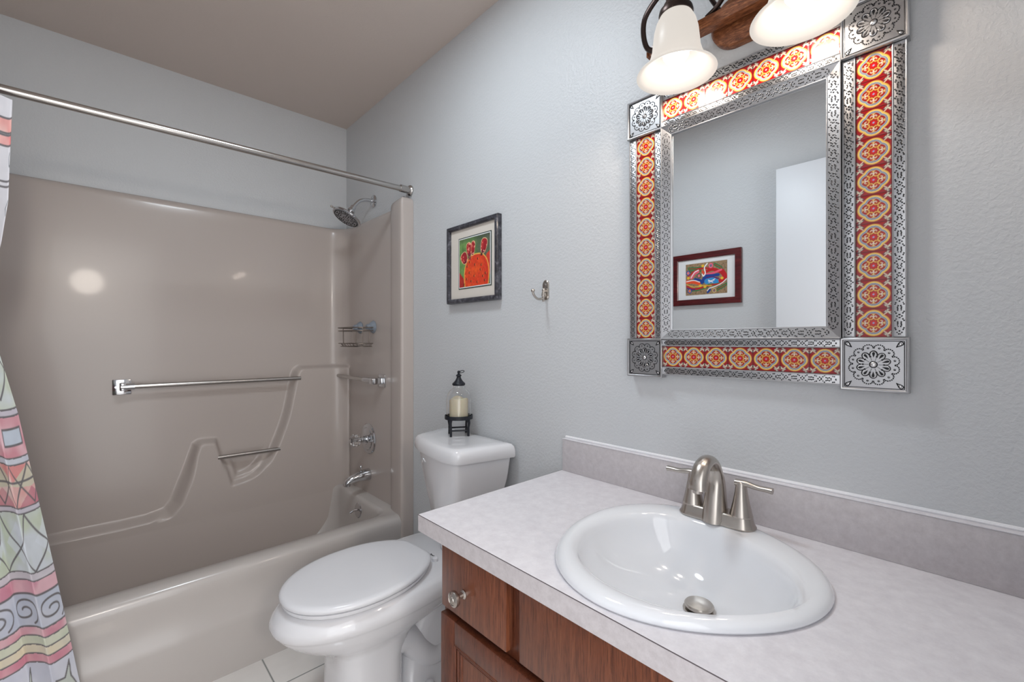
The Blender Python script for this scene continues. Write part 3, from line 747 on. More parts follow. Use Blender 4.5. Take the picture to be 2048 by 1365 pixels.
def cactus():
    n = 170; u = np.linspace(0, 1, n); U, V = np.meshgrid(u, u)
    img = np.zeros(U.shape + (3,)); w1 = vnoise(U, V, 9, 4); w2 = vnoise(U + 3, V, 30, 5)
    img[:] = lin((112, 150, 84)); put(img, smooth((U - 0.45) * 5) * 0.85, (92, 92, 84)); put(img, np.clip((w1 - .5) * 3, 0, 1) * 0.5, (72, 108, 60)); put(img, smooth((V - .86) * 8) * .5, (62, 70, 60))
    put(img, ((U < 0.16) & (V < 0.32 - U)) * 1.0, (176, 44, 40))
    e2 = inpoly(U, V, [(0.84, 0.45), (0.90, 0.60), (1.0, 0.66), (1.0, 0.2), (0.94, 0.2)]); put(img, e2 * 1.0, (208, 62, 44))
    pad = ((np.abs((U - 0.57) / 0.40)) ** 2.6 + (np.abs((V - 0.20) / 0.44)) ** 2.3)
    put(img, smooth((1.10 - pad) * 14), (240, 190, 90)); put(img, smooth((1.0 - pad) * 10), (222, 66, 34))
    put(img, smooth((0.75 - pad) * 3) * np.clip((w1 - 0.3) * 2, 0, 1) * 0.7, (236, 92, 34)); put(img, smooth((U - .6) * 3) * smooth((.9 - pad) * 5) * .45, (196, 36, 34))
    put(img, smooth((1.0 - pad) * 8) * smooth((V - 0.52) * 8) * 0.5, (196, 50, 40)); put(img, (np.abs(pad - .82) < .05) * (U < .45) * w2 * .8, (244, 160, 64))
    rs = random.Random(3)
    for (x, y) in [(0.52, .43), (.27, .42), (.73, .40), (.34, .28), (.7, .31), (.50, .20), (.25, .16), (.86, .22), (.60, .07), (.16, .05), (.84, .08), (.40, .10), (.35, .50), (.62, .54), (.78, .17)]:
        d = np.hypot((U - x) / 0.018, (V - y) / 0.026); put(img, smooth((1.3 - d) * 2), (94, 26, 30)); d = np.hypot((U - x - .018) / 0.010, (V - y) / 0.02); put(img, smooth((1.2 - d) * 2) * .7, (248, 150, 70))
    def bud(cx, cy, w, h, tilt):
        ct, st_ = cos(tilt), sin(tilt); X_ = (U - cx) * ct + (V - cy) * st_; Y_ = -(U - cx) * st_ + (V - cy) * ct
        f = (np.abs(X_) / (w * (0.75 + 0.35 * np.clip((Y_ + h) / (2 * h), 0, 1)))) ** 2.4 + (np.abs(Y_) / h) ** 2.6
        put(img, smooth((1.25 - f) * 5), (236, 196, 150)); put(img, smooth((1.0 - f) * 6), (160, 34, 44)); put(img, smooth((0.8 - f) * 3) * smooth((-X_) / w + .2) * .8, (208, 60, 56)); put(img, smooth((.9 - f) * 4) * smooth(-Y_ / h * 2 - .6) * .9, (92, 22, 48))
        put(img, smooth((1 - f) * 6) * (w2 > .72) * .8, (240, 150, 130))
    bud(.17, .60, .115, .125, .5); bud(.33, .76, .085, .145, .12); bud(.46, .77, .07, .145, -.1); bud(.81, .77, .10, .15, -.25)
    put(img, (np.abs(U - .35) < .045) * (np.abs(V - .60) < .05) * .8, (120, 36, 60)); put(img, (np.abs(U - .74) < .03) * (np.abs(V - .61) < .03) * .9, (40, 26, 30))
    img *= (0.85 + 0.3 * w2)[..., None]
    X = 1.144 + (1.334 - 1.144) * U; Z = 1.394 + (1.585 - 1.394) * V
    return painted_grid('print', X, np.full(U.shape, -0.0146), Z, img, M_print, t)
cactus()

# robe hook
t = thing('robe_hook', 'small brushed nickel double robe hook on wall', 'hook', (1.604, 0, 1.345))
MB().loft([[(1.604 + x * s_, y, 1.347 + z * s_) for x, z in rrect(-0.0125, 0.0125, -0.033, 0.033, 0.0124, 8)] for y, s_ in ((-0.0005, 1), (-0.004, 1), (-0.006, 0.9))], True, True, True).build('back_plate', M_nickel, t)
MB().tube(bez([(1.604, -0.006, 1.337), (1.604, -0.010, 1.325), (1.604, -0.026, 1.316), (1.604, -0.045, 1.317), (1.604, -0.060, 1.328), (1.604, -0.064, 1.338)], 6), 0.0038, 10).sphere((1.604, -0.064, 1.341), 0.0065, 12).build('hook_arm', M_nickel, t)
MB().tube(bez([(1.604, -0.006, 1.345), (1.604, -0.014, 1.340), (1.604, -0.016, 1.325), (1.604, -0.013, 1.309)], 6), [0.006] * 6 + [0.005] * 6 + [0.004] * 7, 10).sphere((1.604, -0.013, 1.347), 0.0062, 12).build('lower_prong', M_nickel, t)
for z in (1.365, 1.330): MB().lathe([(0.0042, 0), (0.0042, 0.001), (0.002, 0.0022)], (1.604, -0.006, z), (0, -1, 0), 12).build('screw', M_steel, t)

# ------------------------------------------------------------------ tin and talavera mirror
MX, MZ = 2.2135, 1.455
mir = thing('wall_mirror', 'rectangular mirror framed in punched tin and red talavera tiles', 'mirror', (MX, 0, MZ))
GX, GZ = 0.1635, 0.2475
MB().box(MX - GX - 0.012, MX + GX + 0.012, -0.019, -0.010, MZ - GZ - 0.012, MZ + GZ + 0.012).build('mirror_glass', M_mirror, mir, smooth=False)
MB().box(MX - 0.281, MX + 0.281, -0.010, -0.0005, MZ - 0.364, MZ + 0.364, 0.001).build('backing_board', M_tin, mir)

def punch(mb, p0, p1, wdir, width, nrm, amp=None, lift=0.0006):
    """two braided rows of punched dots along p0-p1"""
    p0, p1, wdir, nrm = Vector(p0), Vector(p1), Vector(wdir), Vector(nrm)
    Ln = (p1 - p0).length; ax = (p1 - p0) / Ln; a = amp or width * 0.27
    per = 0.0150; stp = 0.0027; n = int(Ln / stp)
    for row in range(2):
        for k in range(n):
            s_ = (k + 0.5) * stp
            off = a * sin(2 * pi * s_ / per + row * pi) 
            off += (1 if row else -1) * a * 0.32
            c0 = p0 + ax * s_ + wdir * off + nrm * lift
            r = 0.00150 if (k * 7 + row * 3) % 5 else 0.0012
            pts = [tuple(c0 + ax * r * cos(2 * pi * j / 6) + wdir * r * 0.9 * sin(2 * pi * j / 6)) for j in range(6)]
            mb.add(pts, [tuple(range(6))], 1)  # dark disc stands in for the shaded, patinated hollow
            c1 = c0 + wdir * 0.0011 + ax * 0.0009 + nrm * 0.0002
            rr = 0.0006
            mb.add([tuple(c1 + ax * rr * cos(2 * pi * j / 4) + wdir * rr * sin(2 * pi * j / 4)) for j in range(4)] + [tuple(c1 + nrm * 0.0004)], [(0, 1, 4), (1, 2, 4), (2, 3, 4), (3, 0, 4)], 2)  # bright dome stands in for the highlight at the hollow's rim
TM = [M_tin, M_darktin, M_glint]
Yn = Vector((0, -1, 0))
# flat punched strips (outer and inner of each side) with rolled edges
def strip(x0, x1, z0, z1, vertical):
    mb = MB().box(x0, x1, -0.0225, -0.008, z0, z1, 0.001)
    if vertical:
        for x in (x0 + 0.0012, x1 - 0.0012): mb.tube([(x, -0.0226, z0), (x, -0.0226, z1)], 0.0012, 8)
        punch(mb, ((x0 + x1) / 2, -0.0227, z0 + 0.004), ((x0 + x1) / 2, -0.0227, z1 - 0.004), (1, 0, 0), x1 - x0 - 0.003, Yn)
    else:
        for z in (z0 + 0.0012, z1 - 0.0012): mb.tube([(x0, -0.0226, z), (x1, -0.0226, z)], 0.0012, 8)
        punch(mb, (x0 + 0.004, -0.0227, (z0 + z1) / 2), (x1 - 0.004, -0.0227, (z0 + z1) / 2), (0, 0, 1), z1 - z0 - 0.003, Yn)
    mb.build('punched_strip', TM, mir)
for s_ in (-1, 1):
    for a, b in ((0.188, 0.209), (0.262, 0.283)):
        x0, x1 = sorted((MX + s_ * a, MX + s_ * b)); strip(x0, x1, MZ - 0.268, MZ + 0.268, True)
    for a, b in ((0.271, 0.289), (0.341, 0.362)):
        z0, z1 = sorted((MZ + s_ * a, MZ + s_ * b)); strip(MX - 0.186, MX + 0.186, z0, z1, False)
# inner bevelled border, mitred
for side in range(4):
    mb = MB()
    ox, oz, ix, iz = 0.1865, 0.2695, GX, GZ
    def cor(i, o):  # corners CCW from bottom-left
        sx_ = (-1, 1, 1, -1)[i]; sz_ = (-1, -1, 1, 1)[i]
        return (MX + sx_ * (ox if o else ix), MZ + sz_ * (oz if o else iz))
    i0, i1 = side, (side + 1) % 4
    a0, a1, b0, b1 = cor(i0, 1), cor(i1, 1), cor(i0, 0), cor(i1, 0)
    yo, yi = -0.031, -0.0235
    V_ = [(a0[0], yo, a0[1]), (a1[0], yo, a1[1]), (b1[0], yi, b1[1]), (b0[0], yi, b0[1])]
    Vb = [(p[0], -0.010, p[2]) for p in V_]
    mb.add(V_ + Vb, [(0, 1, 2, 3), (7, 6, 5, 4), (0, 4, 5, 1), (1, 5, 6, 2), (2, 6, 7, 3), (3, 7, 4, 0)])
    A0, A1, B0, B1 = [Vector(q_) for q_ in (V_[0], V_[1], V_[3], V_[2])]
    mb.tube([A0, A1], 0.0014, 8); mb.tube([B0, B1], 0.0014, 8)
    mid0 = (A0 + B0) / 2; mid1 = (A1 + B1) / 2; ax = (mid1 - mid0).normalized()
    wd = (A0 - B0) - ax * (A0 - B0).dot(ax); wn = wd.normalized(); nr = ax.cross(wn)
    if nr.y > 0: nr = -nr
    punch(mb, mid0 + ax * 0.006, mid1 - ax * 0.006, wn, wd.length, nr)
    mb.build('inner_border', TM, mir)

# talavera tiles
def tile_img(n):
    u = (np.arange(n) + 0.5) / n * 2 - 1
    U, V = np.meshgrid(u, u); img = np.zeros(U.shape + (3,)); img[:] = lin((150, 14, 18))
    R = np.hypot(U, V); TH = np.arctan2(V, U); aa = 0.035
    def step(d): return np.clip(0.5 - d / aa, 0, 1)
    YEL, WHT, BLU, DRK, RED = (226, 186, 84), (222, 212, 190), (84, 120, 166), (60, 40, 60), (156, 14, 18)
    # corner curls
    for sx_ in (-1, 1):
        for sy_ in (-1, 1):
            X_ = U * sx_; Y_ = V * sy_
            for cx, cy, tl, w_, h_ in ((.72, .84, .6, .045, .15), (.86, .70, -.9, .045, .15)):
                a = X_ - cx; b = Y_ - cy; p_ = a * cos(tl) + b * sin(tl); q_ = -a * sin(tl) + b * cos(tl)
                d = np.hypot(p_ / h_, q_ / w_) - 1
                put(img, step(d * w_ - 0.03), DRK); put(img, step(d * w_), WHT); put(img, step(d * w_ + 0.035), (226, 190, 110))
            put(img, step(segdist(X_, Y_, [(.56, .56), (.68, .72), (.98, .78)]) - .016), WHT)
            put(img, step(segdist(X_, Y_, [(.56, .56), (.72, .68), (.78, .98)]) - .016), WHT)
    d = np.minimum(np.hypot(np.abs(U) - 0.30, V), np.hypot(U, np.abs(V) - 0.30)) - 0.42
    put(img, step(d - 0.185), YEL); put(img, step(d - 0.085), WHT); put(img, step(d - 0.06), (54, 60, 90)); put(img, step(d - 0.05), BLU); put(img, step(d + 0.005), WHT); put(img, step(d + 0.03), DRK); put(img, step(d + 0.05), RED)
    # inner flower
    f = 0.33 + 0.03 * np.cos(8 * TH)
    put(img, step(R - f), YEL); put(img, step(R - f + 0.07), RED); fl = 0.20 + 0.045 * np.cos(8 * TH)
    put(img, step(R - fl - .02), (70, 10, 14)); put(img, step(R - fl), (196, 22, 24)); put(img, step(R - 0.055), (150, 170, 210))
    for k in range(4):
        a = k * pi / 2; X_ = U * cos(a) + V * sin(a); Y_ = -U * sin(a) + V * cos(a)
        put(img, step(segdist(X_, Y_, [(.33, 0), (.62, 0)]) - .028), WHT)
        for s_ in (-1, 1):
            put(img, step(segdist(X_, Y_, [(.42, 0), (.50, .12 * s_), (.43, .17 * s_)]) - .024), WHT)
            put(img, step(segdist(X_, Y_, [(.54, 0), (.62, .08 * s_)]) - .022), YEL)
        b = a + pi / 4; X_ = U * cos(b) + V * sin(b); Y_ = -U * sin(b) + V * cos(b)
        put(img, step(np.hypot((X_ - .44) / 1.5, Y_) - .05), YEL)
        for s_ in (-1, 1): put(img, step(np.hypot(X_ - .40, Y_ - .16 * s_) - .035), YEL)
    ed = np.maximum(np.abs(U), np.abs(V)); put(img, (ed > 0.975) * 0.7, (60, 10, 14))
    return img
TN = 54; TI = tile_img(TN)
def tile_strip(x0, x1, z0, z1, nt, vertical):
    img = np.concatenate([TI] * nt, 0 if vertical else 1)
    Hn, Wn = img.shape[:2]
    u = np.linspace(x0, x1, Wn); w_ = np.linspace(z0, z1, Hn); X, Z = np.meshgrid(u, w_)
    # each tile is very slightly pillowed at its joints
    s_ = (np.arange(Hn if vertical else Wn) % TN) / (TN - 1.0); e = 0.0003 * (1 - np.clip(np.minimum(s_, 1 - s_) / 0.05, 0, 1))
    e = e[:, None] if vertical else e[None, :]
    Y = np.full(X.shape, -0.0205) + e
    painted_grid('tile_strip', X, Y, Z, img, M_tile, mir, thick=0.0)
for s_ in (-1, 1):
    x0, x1 = sorted((MX + s_ * 0.2095, MX + s_ * 0.2615)); tile_strip(x0, x1, MZ - 0.268, MZ + 0.268, 10, True)
    z0, z1 = sorted((MZ + s_ * 0.2895, MZ + s_ * 0.3405)); tile_strip(MX - 0.186, MX + 0.186, z0, z1, 7, False)

# corner medallions
def medallion(cx, cz):
    mb = MB(); h = 0.0505; yb, yf = -0.006, -0.0275
    mb.box(cx - h + .003, cx + h - .003, yf + 0.0015, yb, cz - h + .003, cz + h - .003)
    r = h - 0.0025
    def sqr(d, y): return [(cx - h + d, y, cz - h + d), (cx + h - d, y, cz - h + d), (cx + h - d, y, cz + h - d), (cx - h + d, y, cz + h - d)]
    mb.loft([sqr(0.0, yb), sqr(0.0, yf - 0.001), sqr(0.0008, yf - 0.0022), sqr(0.0022, yf - 0.0028), sqr(0.0038, yf - 0.0022), sqr(0.0048, yf - 0.0010), sqr(0.0052, yf + 0.0016)], True)
    rr = r - 0.0045
    sq = [(cx - rr, yf + .0013, cz - rr), (cx + rr, yf + .0013, cz - rr), (cx + rr, yf + .0013, cz + rr), (cx - rr, yf + .0013, cz + rr)]
    for k in range(4): mb.tube([sq[k], sq[(k + 1) % 4]], 0.0007, 5, 1)
    y0 = yf + 0.0012
    def P3(r_, a, dy=0): return (cx + r_ * cos(a), y0 + dy, cz + r_ * sin(a))
    def tear(pcx, pcz, ang, ln, wd, rad=0.0007, fill=False):
        pts = []
        for k in range(18):
            tt = 2 * pi * k / 18; lx_ = ln * 0.5 * cos(tt); wy = wd * 0.5 * sin(tt) * (0.5 + 0.5 * cos(tt) * 1.0 if True else 1) * 1.25
            pts.append((pcx + lx_ * cos(ang) - wy * sin(ang), y0, pcz + lx_ * sin(ang) + wy * cos(ang)))
        mb.tube(pts, rad, 5, 1, closed=True)
        if fill:
            mb.add([(p[0], y0 - 0.0004, p[2]) for p in pts], [tuple(range(18))], 1)
        else:
            mb.sphere((pcx + ln * .12 * cos(ang), y0 + 0.0002, pcz + ln * .12 * sin(ang)), wd * 0.32, 10, 2, (1, 0.5, 1))
    # centre boss
    mb.lathe([(0.0062, 0), (0.0066, 0.0008), (0.0055, 0.0015)], (cx, y0 + 0.001, cz), (0, -1, 0), 24, 1)
    mb.sphere((cx, y0, cz), 0.0052, 16, 2, (1, 0.55, 1))
    for k in range(10):
        a = 2 * pi * k / 10 + 0.3
        # horseshoe petal
        c0 = 0.0190
        pts = []
        for j in range(13):
            tt = radians(-115 + 230 * j / 12); lx_ = c0 + 0.0066 * cos(tt); ly_ = 0.0056 * sin(tt)
            if abs(tt) > radians(80): lx_ -= 0.0030
            pts.append((cx + lx_ * cos(a) - ly_ * sin(a), y0, cz + lx_ * sin(a) + ly_ * cos(a)))
        mb.tube(pts, 0.00085, 5, 1)
        mb.tube([(p[0] * 0.80 + (cx + c0 * .95 * cos(a)) * 0.20, y0, p[2] * 0.80 + (cz + c0 * .95 * sin(a)) * 0.20) for p in pts], 0.0006, 5, 2)
        tear(cx + (c0 - 0.0006) * cos(a), cz + (c0 - 0.0006) * sin(a), a, 0.0095, 0.0042, 0.0004, True)
        for j in range(4):
            b = a + pi / 10; r_ = 0.0085 + 0.0022 * j; mb.sphere(P3(r_, b), 0.00075, 6, 1)
    for k in range(12):
        a = 2 * pi * k / 12 + 0.25; c0 = 0.0315
        for j in range(9):
            tt = radians(-100 + 200 * j / 8); lx_ = c0 + 0.0062 * cos(tt); ly_ = 0.0076 * sin(tt)
            p = (cx + lx_ * cos(a) - ly_ * sin(a), y0, cz + lx_ * sin(a) + ly_ * cos(a)); mb.sphere(p, 0.00135, 6, 1)
        q0 = P3(c0, a); mb.sphere(q0, 0.0019, 8, 1, (1, .4, 1)); mb.sphere((q0[0] + .0003, q0[1] - .0005, q0[2] + .0004), 0.0009, 6, 2)
    for sx_ in (-1, 1):
        for sz_ in (-1, 1):
            a = math.atan2(-sz_, -sx_); tear(cx + sx_ * 0.0370, cz + sz_ * 0.0370, a + pi, 0.0125, 0.0075, 0.0009)
    mb.build('corner_medallion', TM, mir)
for sx_ in (-1, 1):
    for sz_ in (-1, 1): medallion(MX + sx_ * 0.2360, MZ + sz_ * 0.3195)

# ------------------------------------------------------------------ vanity light
lamp = thing('vanity_light', 'bronze and wood-look vanity light with two frosted bell shades', 'wall lamp', (2.243, 0, 1.92))
BXC, BZ = 2.245, 1.915
MB().loft([[(BXC + x * s_, y, BZ + z * s_) for x, z in rrect(-0.098, 0.098, -0.056, 0.056, 0.055, 12)] for y, s_ in ((-0.0005, 1), (-0.016, 1), (-0.022, 0.95), (-0.024, 0.9))], True, True, True).build('back_plate', M_lampwood, lamp)
bar = MB()
def sqring(x, r, yc=-0.050, zc=1.912): return [(x, yc - r, zc - r), (x, yc + r, zc - r), (x, yc + r, zc + r), (x, yc - r, zc + r)]
bar.loft([sqring(2.000, .006), sqring(2.004, .011), sqring(2.010, .007), sqring(2.016, .012), sqring(2.022, .013), sqring(2.468, .013), sqring(2.474, .012), sqring(2.480, .007), sqring(2.486, .011), sqring(2.490, .006)], True, True, True)
bar.build('bar', M_lampwood, lamp, smooth=False)
BY = -0.114; SZT = 1.934
for bi, bx in enumerate((2.108, 2.356)):
    # scroll arms
    def arm(pts, r=0.0055): MB().tube(bez(pts, 8), r, 10, flat=1.5).build('scroll_arm', M_bronze, lamp)
    sg = -1 if bi == 0 else 1
    arm([(bx + sg * 0.060, -0.052, 1.905), (bx + sg * 0.095, -0.075, 1.915), (bx + sg * 0.085, -0.105, 1.965), (bx + sg * 0.030, -0.115, 2.000), (bx, BY, 1.990)])
    arm([(bx - sg * 0.075, -0.052, 1.926), (bx - sg * 0.060, -0.060, 1.955), (bx - sg * 0.040, -0.085, 2.000), (bx - sg * 0.010, -0.11, 2.030), (bx + sg * 0.010, -0.12, 2.018), (bx, BY, 1.992)], 0.0045)
    arm([(bx - sg * 0.045, -0.055, 1.927), (bx - sg * 0.075, -0.060, 1.940), (bx - sg * 0.110, -0.062, 1.985), (bx - sg * 0.085, -0.062, 2.015), (bx - sg * 0.065, -0.062, 1.995), (bx - sg * 0.080, -0.062, 1.980)], 0.0045)
    MB().lathe([(0.006, 0.062), (0.008, 0.058), (0.008, 0.050), (0.020, 0.046), (0.022, 0.040), (0.022, 0.022), (0.027, 0.018), (0.029, 0.010), (0.036, 0.004), (0.038, -0.004), (0.037, -0.010)], (bx, BY, SZT), (0, 0, 1), 36).build('shade_holder', M_bronze, lamp)
    po = [(0.030, -0.004), (0.036, -0.012), (0.043, -0.026), (0.048, -0.045), (0.0505, -0.068), (0.0525, -0.088), (0.057, -0.104), (0.064, -0.120), (0.076, -0.133), (0.085, -0.139), (0.087, -0.142)]
    pi_ = [(0.085, -0.1435), (0.074, -0.137), (0.062, -0.124), (0.0545, -0.107), (0.050, -0.090), (0.048, -0.068), (0.0455, -0.046), (0.0405, -0.028), (0.0335, -0.014), (0.028, -0.007)]
    MB().lathe(po + pi_, (bx, BY, SZT), (0, 0, 1), 56, caps=False).build('lamp_shade', M_frost, lamp, ang=80)
    bb = MB().lathe([(0.012, -0.012), (0.013, -0.040), (0.017, -0.055), (0.026, -0.070), (0.0295, -0.086), (0.028, -0.102), (0.020, -0.114), (0.008, -0.1195), (0.001, -0.120)], (bx, BY, SZT), (0, 0, 1), 28)
    bb.build('light_bulb', M_bulb, lamp, ang=80)
    ld = bpy.data.lights.new('bulb_light', 'POINT'); ld.energy = BULB_W; ld.color = BULB_COL; ld.shadow_soft_size = 0.03
    lo = bpy.data.objects.new('bulb_light', ld); C.objects.link(lo); lo.location = Vector((bx, BY, SZT - 0.130)) - Vector((2.243, 0, 1.92)); lo.parent = lamp

# ------------------------------------------------------------------ vanity
CT, CB, CX0, CX1, CY0 = 0.774, 0.736, 1.686, 2.668, -0.534
# sink outline measured in plan (polar), smoothed
so = [(1.985, -0.300), (1.996, -0.395), (2.06, -0.475), (2.136, -0.512), (2.23, -0.515), (2.31, -0.483), (2.37, -0.430), (2.412, -0.350), (2.430, -0.260), (2.405, -0.170), (2.33, -0.105), (2.21, -0.064), (2.09, -0.072), (2.02, -0.125), (1.985, -0.20)]
SC = (2.207, -0.288)
def polar_fit(pts, c, order=3):
    a = np.array([math.atan2(y - c[1], x - c[0]) for x, y in pts]); r = np.array([math.hypot(x - c[0], y - c[1]) for x, y in pts])
    Mx = [np.ones_like(a)];
    for k in range(1, order + 1): Mx += [np.cos(k * a), np.sin(k * a)]
    co = np.linalg.lstsq(np.stack(Mx, 1), r, rcond=None)[0]
    def f(t):
        v_ = co[0]
        for k in range(1, order + 1): v_ += co[2 * k - 1] * cos(k * t) + co[2 * k] * sin(k * t)
        return v_
    return f
fo = polar_fit(so, SC)
si = [(2.035, -0.385), (2.07, -0.43), (2.14, -0.463), (2.22, -0.472), (2.30, -0.452), (2.36, -0.40), (2.392, -0.33), (2.385, -0.262), (2.33, -0.185), (2.235, -0.145), (2.12, -0.140), (2.06, -0.175), (2.025, -0.25), (2.02, -0.32)]
fi = polar_fit(si, SC)
NA = 96
angs = sorted([2 * pi * k / NA - pi for k in range(NA)] + [math.atan2(yy - SC[1], xx - SC[0]) for xx, yy in ((CX0, CY0), (CX1, CY0), (CX1, -0.001), (CX0, -0.001))])
def rectpt(a):
    ca, sa = cos(a), sin(a); ts = []
    if ca > 1e-9: ts.append((CX1 - SC[0]) / ca)
    if ca < -1e-9: ts.append((CX0 - SC[0]) / ca)
    if sa > 1e-9: ts.append((-0.001 - SC[1]) / sa)
    if sa < -1e-9: ts.append((CY0 - SC[1]) / sa)
    t_ = min(ts); return (SC[0] + ca * t_, SC[1] + sa * t_)
def oring(f, d, z): return [(SC[0] + (f(a) + d) * cos(a), SC[1] + (f(a) + d) * sin(a), z) for a in angs]
R1 = [rectpt(a) for a in angs]
ct = thing('countertop', 'pale grey laminate vanity countertop with low backsplash', 'countertop', (2.18, -0.27, CB))
tm = MB()
n_ = len(angs)
tm.loft([oring(fo, -0.02, CB), oring(fo, -0.02, CT), [(x, y, CT) for x, y in R1]], True, mi=0)
tm.loft([[(x, y, CT) for x, y in R1], [(x, y, CB) for x, y in R1], oring(fo, -0.02, CB)], True, mi=1)
tm.build('worktop', [M_lam, M_lam_shade], ct, smooth=False)
MB().box(CX0 + 0.004, CX1, -0.020, -0.001, CT + 0.0002, 0.872, 0.0008, 0).build('backsplash', M_lam_shade, ct)
MB().box(CX0 + 0.002, CX1, -0.021, -0.001, 0.8722, 0.8745, 0.0008).build('backsplash_cap', M_lam, ct)
MB().tube([(CX0 + 0.003, -0.0015, 0.877), (CX1, -0.0015, 0.877)], 0.004, 8).build('caulk_bead', M_caulk, ct)
# dark seam line along the front laminate edge
M_seam = pmat('laminate_seam', srgb(92, 84, 88), 0.6)
MB().box(CX0 - 0.0004, CX1, CY0 - 0.0006, CY0 + 0.0002, CT - 0.0012, CT + 0.0001).box(CX0 - 0.0006, CX0 + 0.0002, CY0, -0.001, CT - 0.0012, CT + 0.0001).build('edge_seam', M_seam, ct, smooth=False)

# sink
snk = thing('sink', 'white oval drop-in bathroom sink set in the countertop', 'sink', (SC[0], SC[1], 0.65))
DR = Vector((2.222, -0.252, 0.672))
def blend(f1, d1, s, z):  # shrink inner outline towards the drain
    return [(DR.x + ((SC[0] + (f1(a) + d1) * cos(a)) - DR.x) * s, DR.y + ((SC[1] + (f1(a) + d1) * sin(a)) - DR.y) * s, z) for a in angs]
lips = [oring(fo, -0.012, CT + 0.0005), oring(fo, 0.000, CT + 0.001), oring(fo, 0.0015, CT + 0.005), oring(fo, -0.002, CT + 0.011), oring(fo, -0.009, CT + 0.0155), oring(fo, -0.018, CT + 0.0170)]
fm = lambda a: 0.5 * (fo(a) + fi(a))
lips += [[(SC[0] + (0.55 * (fo(a) - 0.018) + 0.45 * (fi(a) + 0.010)) * cos(a), SC[1] + (0.55 * (fo(a) - 0.018) + 0.45 * (fi(a) + 0.010)) * sin(a), CT + 0.0165) for a in angs]]
lips += [oring(fi, 0.010, CT + 0.0145), oring(fi, 0.004, CT + 0.011), oring(fi, -0.002, CT + 0.003), blend(fi, -0.006, 1.0, CT - 0.010), blend(fi, 0, 0.90, CT - 0.035), blend(fi, 0, 0.78, CT - 0.062), blend(fi, 0, 0.62, CT - 0.083), blend(fi, 0, 0.42, CT - 0.096), blend(fi, 0, 0.24, CT - 0.102), [(DR.x + 0.023 * cos(a), DR.y + 0.023 * sin(a), CT - 0.104) for a in angs]]
# underside
und = [oring(fo, -0.012, CT + 0.0005), oring(fo, -0.026, CT - 0.001), oring(fi, 0.004, CT - 0.012), blend(fi, 0, 0.93, CT - 0.05), blend(fi, 0, 0.80, CT - 0.085), blend(fi, 0, 0.5, CT - 0.112), [(DR.x + 0.023 * cos(a), DR.y + 0.023 * sin(a), CT - 0.118) for a in angs], [(DR.x + 0.023 * cos(a), DR.y + 0.023 * sin(a), CT - 0.104) for a in angs]]
MB().loft(lips, True).loft(und, True).build('basin', M_sink, snk, ang=80)
MB().lathe([(0.0285, 0.0), (0.029, 0.002), (0.0275, 0.0035), (0.022, 0.004), (0.022, -0.012)], (DR.x, DR.y, CT - 0.1035), (0, 0, 1), 36).build('drain_flange', M_nickel, snk)
MB().lathe([(0.012, -0.008), (0.012, 0.006), (0.0255, 0.008), (0.0262, 0.011), (0.024, 0.0135), (0.001, 0.0150)], (DR.x, DR.y, CT - 0.1035), (0, 0, 1), 40).build('drain_stopper', M_nickel, snk)

# faucet
FX, FY, FZ = 2.192, -0.098, CT + 0.0163
fct = thing('faucet', 'brushed nickel centerset faucet with arched spout and two levers', 'faucet', (FX, FY, FZ))
def fr_(w, d, z, n=12): return [(FX + x, FY + y, z) for x, y in rrect(-w, w, -d, d, d * 0.98, n)]
MB().loft([fr_(.079, .026, FZ), fr_(.080, .027, FZ + .003), fr_(.076, .023, FZ + .010), fr_(.073, .0205, FZ + .023), fr_(.070, .018, FZ + .025)], True, True, True).build('base_plate', M_nickel, fct)
# spout : wide base sweeping up and over
sp_pts = bez([(0, -0.006, 0.0), (0, -0.004, 0.045), (0, -0.002, 0.085), (0, -0.014, 0.118), (0, -0.042, 0.136), (0, -0.072, 0.128), (0, -0.090, 0.104), (0, -0.093, 0.086)], 7)
m_ = len(sp_pts); rgs = []
for k, p in enumerate(sp_pts):
    p0 = Vector(sp_pts[max(k - 1, 0)]); p1 = Vector(sp_pts[min(k + 1, m_ - 1)]); tv = (p1 - p0).normalized(); s_ = k / (m_ - 1)
    bn = Vector((1, 0, 0)); nn_ = tv.cross(bn)
    wx = float(np.interp(s_, [0, .18, .4, .6, 1], [.027, .0215, .0155, .0165, .0185])); wy = float(np.interp(s_, [0, .18, .4, .6, 1], [.031, .022, .0125, .0120, .0130]))
    rgs.append([(FX + p[0] + wx * cos(a) * bn.x + wy * sin(a) * nn_.x, FY + p[1] + wy * sin(a) * nn_.y, FZ + p[2] + wy * sin(a) * nn_.z) for a in [2 * pi * j / 28 for j in range(28)]])
MB().loft(rgs, True, True, True).lathe([(0.0095, 0), (0.0095, 0.006)], (FX, FY - 0.093, FZ + 0.080), (0, 0, 1), 18).build('spout', M_nickel, fct, ang=60)
